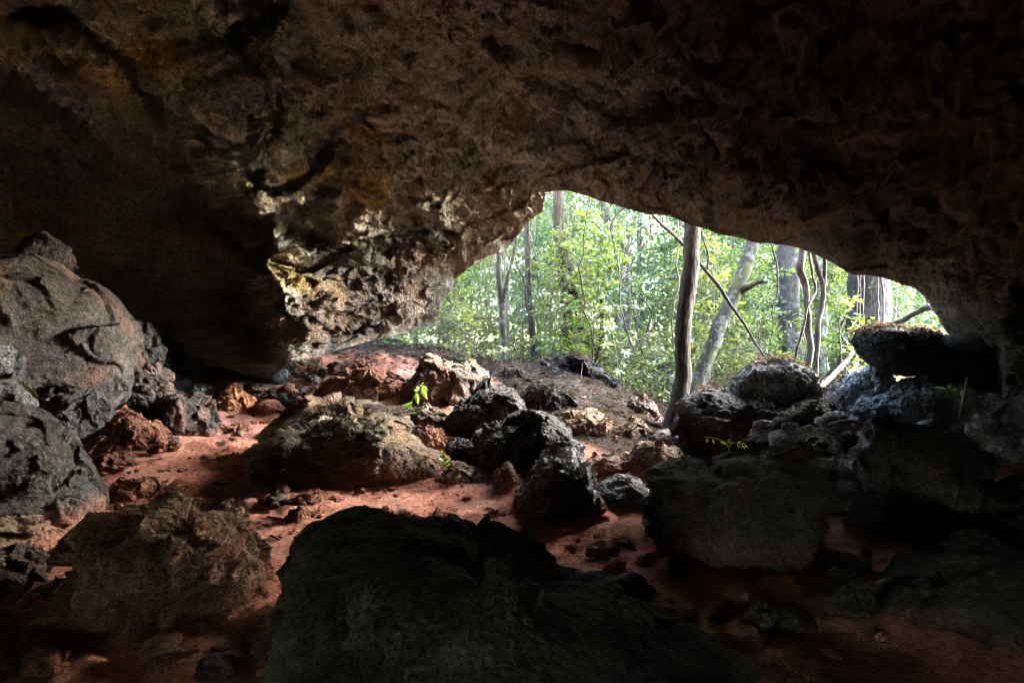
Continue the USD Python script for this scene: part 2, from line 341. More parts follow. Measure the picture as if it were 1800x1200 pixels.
def ground_z(x, y, fine=True):
    q = np.stack([np.clip(x, -80, 80), np.clip(y, -60, 90)], -1).reshape(-1, 2)
    z = ground_rbf(q).reshape(np.shape(x))
    p = np.stack([x, y, 0 * x], -1)
    r = np.hypot(x, y)
    w = np.clip((y - 9) / 4, 0.0, 1.0)
    z = z + (fbm(p * 1.1, 4, 3) - 0.5) * (0.07 + 0.22 * w) + (fbm(p * 0.3, 2, 9) - 0.5) * 0.5 * np.clip((r - 14) / 10, 0, 1)
    if fine:
        z = z + (ridged(p * 4.2, 4, 27, 0.6) - 0.62) * 0.028 + (fbm(p * 15, 3, 29, 0.7) - 0.5) * 0.035
        z = z + (fbm(p * 6, 4, 21) - 0.5) * (0.03 + 0.16 * w) + (ridged(p * 2.6, 3, 23) - 0.6) * 0.16 * w
    return z


def gz(x, y):
    return float(ground_z(np.array([x]), np.array([y]))[0])


def ground_sheet():
    az = np.unique(np.r_[np.linspace(-180, -56, 32), np.linspace(-56, 48, 560), np.linspace(48, 180, 32)])
    rad = np.r_[np.linspace(0.4, 2.0, 8)[:-1], np.geomspace(2.0, 20, 420), np.geomspace(20.5, 60, 70), np.geomspace(70, 600, 12)]
    R, A = np.meshgrid(rad, np.radians(az), indexing='ij')
    x, y = R * np.sin(A), R * np.cos(A)
    z = ground_z(x, y)
    v = np.stack([x, y, z], -1).reshape(-1, 3)
    f = grid_faces(len(rad), len(az))[:, ::-1]
    c = np.array([[0, 0, gz(0.0, 0.3)]])
    k = np.arange(len(az) - 1)
    f = np.vstack([f, np.stack([np.full(len(k), len(v)), k + 1, k], 1)])
    v = np.vstack([v, c])
    return v, f


def litter_amount(x, y):
    """Where dead leaves cover the red earth: from the foot of the bank at the mouth outwards."""
    edge = np.interp(x, [-9, -4.5, -2.5, -0.6, 0.6, 1.5, 2.6, 4, 6], [15.0, 14.0, 13.4, 11.8, 9.2, 7.9, 7.4, 6.9, 6.4])
    return np.clip((y - edge) / 2.2 + 0.5, 0, 1)


# ------------------------------------------------------------------ cave
LIP = [(500, 642, 11.4), (560, 625, 11.9), (650, 600, 12.5), (720, 582, 13.0), (768, 566, 13.0), (778, 535, 12.8), (800, 490, 12.6), (850, 458, 12.4), (890, 440, 12.2), (912, 415, 12.0), (930, 388, 11.8), (955, 372, 11.6), (960, 338, 11.3),
       (1000, 336, 11.0), (1050, 350, 10.6), (1100, 366, 10.3), (1140, 378, 10.0), (1175, 380, 9.8), (1210, 395, 9.7), (1260, 412, 9.6), (1330, 428, 9.6), (1400, 436, 9.5), (1440, 450, 9.5), (1500, 482, 9.4), (1560, 490, 9.2), (1612, 505, 9.0), (1640, 545, 8.9), (1670, 588, 8.7), (1720, 620, 8.4), (1735, 655, 8.2),
       (1750, 720, 7.8), (1740, 800, 7.8), (1650, 900, 7.8), (1500, 1000, 7.8)]
LIP_L = [(440, 690, 13.5), (430, 800, 13.5), (500, 950, 13.5), (660, 1100, 13.5)]
BODY = [(0, 0, 6.5), (200, 0, 6.3), (450, 0, 5.7), (700, 0, 5.5), (900, 0, 5.4), (1200, 0, 5.0), (1500, 0, 4.6), (1800, 0, 4.3),
        (0, 90, 7.6), (100, 150, 8.2), (190, 160, 8.4), (300, 110, 7.4), (250, 200, 10.0), (330, 190, 9.6), (440, 60, 6.2), (380, 160, 7.4), (410, 110, 6.8), (540, 110, 8.0), (560, 60, 7.2), (500, 160, 8.3),
        (450, 240, 8.0), (500, 250, 8.5), (470, 340, 9.1), (410, 300, 8.4), (570, 215, 9.2), (590, 300, 10.1), (610, 380, 10.9), (640, 440, 11.4), (700, 440, 12.0), (545, 415, 11.7), (500, 390, 10.5), (380, 430, 10.2), (440, 440, 10.0), (350, 360, 10.0), (300, 300, 11.6), (250, 340, 11.2),
        (300, 500, 18.5), (230, 560, 17.5), (350, 560, 18.5), (400, 555, 17.5), (446, 510, 10.6), (470, 560, 10.6), (484, 610, 11.0), (600, 540, 11.5), (560, 480, 11.1), (600, 590, 11.8), (700, 520, 12.4), (720, 480, 12.3), (200, 420, 11.8), (120, 320, 10.8), (40, 240, 9.3), (75, 230, 9.6), (60, 330, 10.2), (0, 420, 10.6), (120, 440, 12.0), (160, 250, 10.2),
        (800, 300, 10.6), (700, 300, 10.2), (800, 400, 11.9), (800, 150, 8.0), (700, 150, 8.0), (900, 220, 9.2), (1000, 200, 8.4), (1000, 290, 10.2), (1100, 330, 9.8), (1200, 200, 7.6), (1200, 330, 9.1), (1400, 300, 7.8), (1350, 380, 9.0), (1400, 150, 6.2), (1600, 150, 5.3), (1600, 300, 6.6), (1600, 430, 8.2), (1750, 300, 5.4), (1800, 500, 6.0), (1700, 520, 7.8), (1780, 650, 7.0), (1790, 760, 6.6), (1800, 900, 5.6), (1900, 700, 5.6)]
OUT = [((0, 0, 1), 3.3), ((-0.6, 0, 0.8), 4.4), ((0.6, 0, 0.8), 3.4), ((-1, 0, 0.2), 8.0), ((-1, 0.45, 0.1), 10.0), ((1, 0, 0.2), 4.4), ((1, 0.4, -0.1), 5.0), ((0, -1, 0.1), 18.0), ((-0.7, -0.7, 0.1), 12.0), ((0.7, -0.7, 0.1), 9.0), ((0, -0.7, 0.7), 4.6), ((0, 0.4, 0.9), 3.8), ((-1, 0, -0.3), 8.0), ((1, 0, -0.4), 4.6), ((0, -1, -0.3), 12.0)]


def unit(v):
    v = np.asarray(v, float)
    return v / np.linalg.norm(v, axis=-1, keepdims=True)


LEDGES = [  # edge line, how far the rock steps back beyond it, how quickly, and over what width it recovers
    ([(-60, 110), (100, 185), (200, 250), (300, 300), (370, 338), (430, 372), (500, 392)], 1.5, 10, 150),
    ([(590, 218), (590, 262), (560, 312), (520, 338), (470, 356), (430, 318), (408, 270), (398, 215), (370, 165)], 0.55, 7, 90),
    ([(392, 160), (440, 132), (462, 108), (490, 66), (530, 30)], -0.9, 9, 130),
    ([(500, 440), (470, 466), (400, 442), (352, 402), (330, 342)], 1.2, 9, 120),
    ([(300, 260), (240, 175), (215, 120), (120, 70), (0, 40)], 0.8, 9, 110),
    ([(700, 474), (640, 452), (590, 438), (520, 425)], 0.22, 7, 50),
    ([(585, 300), (588, 350), (600, 400), (620, 436)], 0.4, 8, 70),
    ([(500, 440), (452, 478), (432, 515), (440, 560)], 2.5, 12, 160),
    ([(900, 195), (1010, 215), (1110, 240), (1250, 292), (1330, 330), (1410, 368)], 0.45, 8, 80),
    ([(1140, 0), (1190, 90), (1250, 140), (1340, 215), (1450, 282), (1540, 330)], 0.5, 10, 110),
    ([(600, 130), (700, 160), (790, 190), (880, 230), (960, 275)], 0.4, 8, 80),
    ([(800, 60), (920, 110), (1040, 130), (1130, 170)], 0.4, 8, 80),
    ([(560, 590), (640, 560), (720, 548), (770, 545)], 0.3, 7, 40),
]


def step_back(px, py):
    out = np.zeros(px.shape)
    wob = 16 * (fbm(np.stack([px / 60, py / 60, 0 * px], -1), 4, 66) - 0.5)
    for line, amount, width, recover in LEDGES:
        line = np.array(line, float)
        best, sd, along = np.full(px.shape, 1e9), np.zeros(px.shape), np.zeros(px.shape)
        seg = np.linalg.norm(np.diff(line, axis=0), axis=1)
        total, gone = seg.sum(), 0.0
        for a, b, l in zip(line[:-1], line[1:], seg):
            t = np.clip(((px - a[0]) * (b[0] - a[0]) + (py - a[1]) * (b[1] - a[1])) / l ** 2, 0, 1)
            dx, dy = px - a[0] - t * (b[0] - a[0]), py - a[1] - t * (b[1] - a[1])
            dist = np.hypot(dx, dy)
            near = dist < best
            best = np.where(near, dist, best)
            sd = np.where(near, np.sign((b[0] - a[0]) * dy - (b[1] - a[1]) * dx) * dist, sd)
            along = np.where(near, (gone + t * l) / total, along)
            gone += l
        q = sd + wob
        q = q * np.sign(amount)
        u = np.clip(q / width, 0, 1)
        fade = np.clip(np.minimum(along, 1 - along) * 7, 0, 1)
        out += 1.35 * abs(amount) * u * u * (3 - 2 * u) * np.exp(-np.maximum(q - width, 0) / recover) * fade
    return out


def build_cave():
    lip = np.array([at(*q) for q in LIP + LIP_L])
    body = np.array([at(*q) for q in BODY])
    c = unit(at(1200, 640, 10) - EYE)
    er = unit(np.cross(c, [0, 0, 1]))
    eu = np.cross(er, c)
    rel = np.vstack([lip, body]) - EYE
    dirs = np.vstack([unit(rel), unit([o[0] for o in OUT])])
    dist = np.r_[np.linalg.norm(rel, axis=1), [o[1] for o in OUT]]
    shape = RBFInterpolator(dirs, np.log(dist), kernel='linear', smoothing=0.004)
    ld = unit(lip - EYE)
    la, lt = np.arccos(ld @ c), np.arctan2(ld @ eu, ld @ er)
    lt = np.where(lt < -np.pi / 2 - 0.3, lt + 2 * np.pi, lt)
    o = np.argsort(lt)
    lt, la = lt[o], la[o]
    th = np.radians(np.unique(np.r_[np.linspace(-48, -12, 40), np.linspace(-12, 192, 1400), np.linspace(192, 222, 36)]))
    a0 = np.interp(th, lt, la)
    q = np.stack([np.cos(th) * a0 * 9, np.sin(th) * a0 * 9, 0 * th], -1)
    a0 = a0 * (1 + 0.035 * (fbm(q * 2.6, 5, 5) - 0.5))
    s = np.r_[np.linspace(0, 1, 350), np.linspace(1, 2, 40)[1:]]
    hi = np.maximum(np.radians(66), a0 + 0.25)
    S, T = np.meshgrid(s, th, indexing='ij')
    A = np.where(S <= 1, a0 + (hi - a0) * np.clip(S, 0, 1) ** 1.15, hi + (np.pi - hi) * (S - 1))
    d = np.cos(A)[..., None] * c + np.sin(A)[..., None] * (np.cos(T)[..., None] * er + np.sin(T)[..., None] * eu)
    # the smooth form is solved on every fourth point and interpolated
    cs, ct = np.arange(0, len(s), 3), np.arange(0, len(th), 4)
    cs, ct = np.unique(np.r_[cs, len(s) - 1]), np.unique(np.r_[ct, len(th) - 1])
    coarse = shape(d[np.ix_(cs, ct)].reshape(-1, 3)).reshape(len(cs), len(ct))
    from scipy.interpolate import RegularGridInterpolator
    R = np.exp(RegularGridInterpolator((cs, ct), coarse)(np.stack(np.meshgrid(np.arange(len(s)), np.arange(len(th)), indexing='ij'), -1)))
    front = np.maximum(d[..., 1], 0.05)
    ipx, ipy = 900 + 1000 * d[..., 0] / front, 600 - 1000 * d[..., 2] / front
    R = R + np.where(d[..., 1] > 0.3, step_back(np.clip(ipx, -900, 2700), np.clip(ipy, -900, 2000)), 0) * np.clip(S * 6, 0, 1)
    P = (EYE + d * R[..., None]).reshape(-1, 3)
    # rock relief: beds that dip to the right, broken into blocks, then crags and grain
    tilt = np.array([[0.94, 0.1, 0.33], [-0.12, 0.99, 0.0], [-0.33, -0.04, 0.94]])
    Q = P @ tilt.T
    bed = np.stack([Q[:, 0] * 0.55, Q[:, 1] * 0.75, Q[:, 2] * 1.9], -1)
    disp = 0.22 * facets(bed * np.array([1, 1, 0.8]), 1.5, 1, 0.7) + 0.065 * facets(Q * np.array([0.8, 1, 1.3]), 0.6, 2, 0.9) + 0.06 * facets(Q, 0.22, 4, 0.9)
    disp += 0.45 * (fbm(Q * 0.7, 3, 3) - 0.5) + 0.09 * (fbm(Q * np.array([2.2, 2.2, 6.0]), 5, 8) - 0.5) + 0.055 * (ridged(Q * np.array([5, 5, 7.0]), 5, 14, 0.65) - 0.55) + 0.04 * (fbm(Q * 17, 3, 19, 0.7) - 0.5)
    for m_, period, amp, sd in (((-0.66, 0.72, 0.22), 1.05, 0.36, 81), ((-0.60, 0.78, 0.18), 0.36, 0.11, 85), ((-0.70, 0.68, 0.25), 0.13, 0.035, 88)):
        hgt = P @ unit(np.array(m_)) / period + 0.9 * (fbm(P * 0.55, 3, sd) - 0.5) / period ** 0.5 + 0.35 * (fbm(P * 2.0, 4, sd + 2) - 0.5)
        saw = hgt - np.floor(hgt)
        saw = np.where(saw < 0.88, saw / 0.88, (1 - saw) / 0.12)
        disp += amp * (saw - 0.5) * np.clip(2.6 * fbm(P * 0.45, 3, sd + 3) - 0.75, 0.05, 1)
    depth = np.linalg.norm(P - EYE, axis=1)
    disp *= np.clip(depth / 9.0, 0.5, 1.15)
    edge = np.clip(S.reshape(-1) * 6, 0.25, 1)
    G = P.reshape(len(s), len(th), 3)
    nin = unit(np.cross(np.gradient(G, axis=0), np.gradient(G, axis=1)).reshape(-1, 3) + 1e-12)
    nin *= np.sign((nin * -d.reshape(-1, 3)).sum(1, keepdims=True))
    nin = unit(nin * np.clip(S.reshape(-1, 1) * 12, 0, 1) - d.reshape(-1, 3) * 0.35)
    P = P + nin * (disp * edge)[:, None]
    inner = P.reshape(len(s), len(th), 3)
    parts = [(P, grid_faces(len(s), len(th))[:, ::-1])]
    # the lip turns outwards and up into the cliff outside, and the hill closes over the cave
    lipline = inner[0]
    n = np.cos(th)[:, None] * er + np.sin(th)[:, None] * np.array([0, 0, 1.0])
    away = unit(lipline - EYE)
    rows = [lipline]
    for k in range(1, 22):
        u = k / 21
        rows.append(lipline + away * 0.42 * (1 - (1 - min(1, u * 3)) ** 2) + n * (0.12 * u * 3 + 5.2 * u ** 1.7) + c * 0.15 * u)
    top = rows[-1]
    back = EYE - c * 11
    for k in range(1, 19):
        u = k / 18
        rows.append(top * (1 - u) + back * u + n * 7.5 * math.sin(math.pi * min(1, u)) * (1 - 0.2 * u))
    W = np.array(rows)
    w = W.reshape(-1, 3)
    amt = np.repeat(np.r_[0, np.linspace(0.15, 1, 21), np.ones(18)], len(th))
    w = w + np.repeat(n[None], len(rows), 0).reshape(-1, 3) * ((0.5 * facets(w, 1.3, 6, 0.7) * 0.5 + 0.5 * (fbm(w * 1.5, 4, 4) - 0.5)) * amt)[:, None]
    keep = np.r_[0:22, 22:len(rows)]
    parts.append((w, grid_faces(len(rows), len(th))))
    v, f = cat(parts)
    e = unit(v - EYE)
    fy = np.maximum(e[:, 1], 0.05)
    ax, ay = 900 + 1000 * e[:, 0] / fy, 600 - 1000 * e[:, 2] / fy
    wx, wy = 110 * (fbm(v * 0.8, 4, 71) - 0.5), 110 * (fbm(v * 0.8, 4, 72) - 0.5)

    def patch(cx, cy, rx, ry, rot=0.0):
        c_, s_ = math.cos(math.radians(rot)), math.sin(math.radians(rot))
        x_, y_ = ax + wx - cx, ay + wy - cy
        return np.clip(1.6 - 1.2 * np.hypot((x_ * c_ + y_ * s_) / rx, (-x_ * s_ + y_ * c_) / ry), 0, 1)
    grey = np.maximum.reduce([patch(490, 265, 95, 90), patch(435, 100, 70, 34, -52), patch(40, 240, 60, 70), patch(250, 140, 160, 50, 25)])  # grey stone, its colour also lightened where too little light reaches the left wall
    ochre = np.maximum.reduce([patch(130, 120, 130, 22, 30), patch(290, 110, 90, 30, 15), patch(640, 330, 45, 40), patch(415, 430, 70, 20, 20), patch(520, 470, 60, 25, 30), patch(640, 245, 50, 16), patch(20, 390, 40, 70), patch(540, 320, 50, 14)])
    black = np.clip((ax + wx * 2.5 - 820 + (200 - ay) * 0.5) / 520, 0, 1) * np.where(e[:, 1] > 0.1, 1, 0)  # shade of the right wall and ceiling, put into the stone colour
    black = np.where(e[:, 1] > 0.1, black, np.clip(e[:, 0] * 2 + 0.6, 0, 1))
    rosy = patch(640, 520, 210, 120, -25)
    hb = v @ unit(np.array([-0.66, 0.72, 0.22])) + 0.5 * (fbm(v * 0.55, 3, 81) - 0.5)
    ub = v @ unit(np.array([0.72, 0.66, 0.0]))
    band = fbm(np.stack([hb * 5.5, ub * 0.8, v[:, 2] * 1.5], -1), 5, 91, 0.62)
    band = np.clip((0.54 - band) * 5.5, 0, 1)
    return (v, f), np.stack([grey, ochre, black, rosy, band], -1)


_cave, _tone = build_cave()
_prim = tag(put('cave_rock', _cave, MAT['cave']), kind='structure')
for _k, _n in enumerate(('lit_grey_bed', 'ochre_stain', 'right_shade', 'rosy_bed', 'dark_seam')):
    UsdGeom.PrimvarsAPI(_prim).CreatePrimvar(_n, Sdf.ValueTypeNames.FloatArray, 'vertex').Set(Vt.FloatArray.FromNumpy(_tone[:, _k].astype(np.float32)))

# ------------------------------------------------------------------ boulders and rocks
SURFACE = []
ICO = {k: trimesh.creation.icosphere(k) for k in (3, 4, 5, 6, 7)}


def rock(name, label, d, thick, poly, mat, seed, block=0.5, rough=1.0, level=None, group=None, lean=0.0, category=None, plateau=False):
    """A solid rock whose outline seen from the cave is about POLY; THICK is half its depth."""
    poly = np.array(poly, float)
    cpx = poly.mean(0)
    C = at(cpx[0], cpx[1], d)
    w = unit(np.array([C[0], C[1], 0]))
    u = np.array([w[1], -w[0], 0])
    ray = np.stack([(poly[:, 0] - 900) / 1000, np.ones(len(poly)), -(poly[:, 1] - 600) / 1000], -1)
    P = EYE + ray * ((C - EYE) @ w / (ray @ w))[:, None]
    a, b = (P - C) @ u, (P - C)[:, 2]
    ang, rad = np.arctan2(b, a), np.hypot(a, b)
    o = np.argsort(ang)
    ang, rad = ang[o], rad[o]
    ang, rad = np.r_[ang - 2 * np.pi, ang, ang + 2 * np.pi], np.r_[rad, rad, rad]
    span = max(np.ptp(poly[:, 0]), np.ptp(poly[:, 1]))
    if level is None:
        level = 4 if span < 45 else 5 if span < 150 else 6 if span < 560 else 7
    s = np.array(ICO[level].vertices)
    size = rad.mean()
    th = np.arctan2(s[:, 2], s[:, 0])
    m = np.clip(np.hypot(s[:, 0], s[:, 2]), 1e-6, 1)
    th = th + 0.10 * (fbm(s * 1.7 + seed, 2, seed) - 0.5)
    r = np.interp(th, ang, rad)
    mm = m ** (0.5 if plateau else 0.68)
    dep = thick * np.sign(s[:, 1]) * np.abs(s[:, 1]) ** (0.55 if plateau else 0.72)
    local = np.stack([mm * r * np.cos(th), dep, mm * r * np.sin(th)], -1)
    if plateau:  # the outline is that of its far edge; the top comes towards the cave as a sloping shelf
        fr = (1 - dep / thick) / 2
        local[:, 0] *= 1 - (0.34 if thick < 0.55 else 0.26) * fr
        local[:, 2] -= np.maximum(local[:, 2], 0) * 0.10 * fr
        local[:, 1] -= thick * 0.92
    q = local / size + seed * 3.17
    nrm = unit(s * np.array([1, size / thick, 1]) + 1e-9)
    k = 0.36 * block * facets(q, 0.85, seed, 0.9) + 0.10 * block * facets(q, 0.30, seed + 3, 0.9)
    k = k + rough * (0.15 * (fbm(q * 1.6, 4, seed) - 0.5) + 0.06 * (ridged(q * 2.7, 5, seed + 2, 0.6) - 0.6))
    world = local[:, :1] * u + local[:, 1:2] * w + local[:, 2:3] * np.array([0, 0, 1.0]) + C
    fine = 0.038 * (ridged(world * 6.0, 5, 31, 0.66) - 0.55) + 0.040 * (fbm(world * 21, 3, 37, 0.75) - 0.5) - 0.03 * np.clip(noise(world * 11, 55) - 0.66, 0, 1) * 3
    fine = fine * rough * np.clip(d / 7, 0.65, 1.2) * min(1.0, size / 0.45)
    off = k * size * 0.8 + fine - 0.03 * size
    world = world + (nrm[:, :1] * u + nrm[:, 1:2] * w + nrm[:, 2:3] * np.array([0, 0, 1.0])) * off[:, None]
    if lean:
        world = world + w * ((world[:, 2:3] - C[2]) * lean)
    SURFACE.append(world)
    return tag(put(name, (world, np.array(ICO[level].faces)), MAT[mat]), label, category or name.split('_')[-1], group)


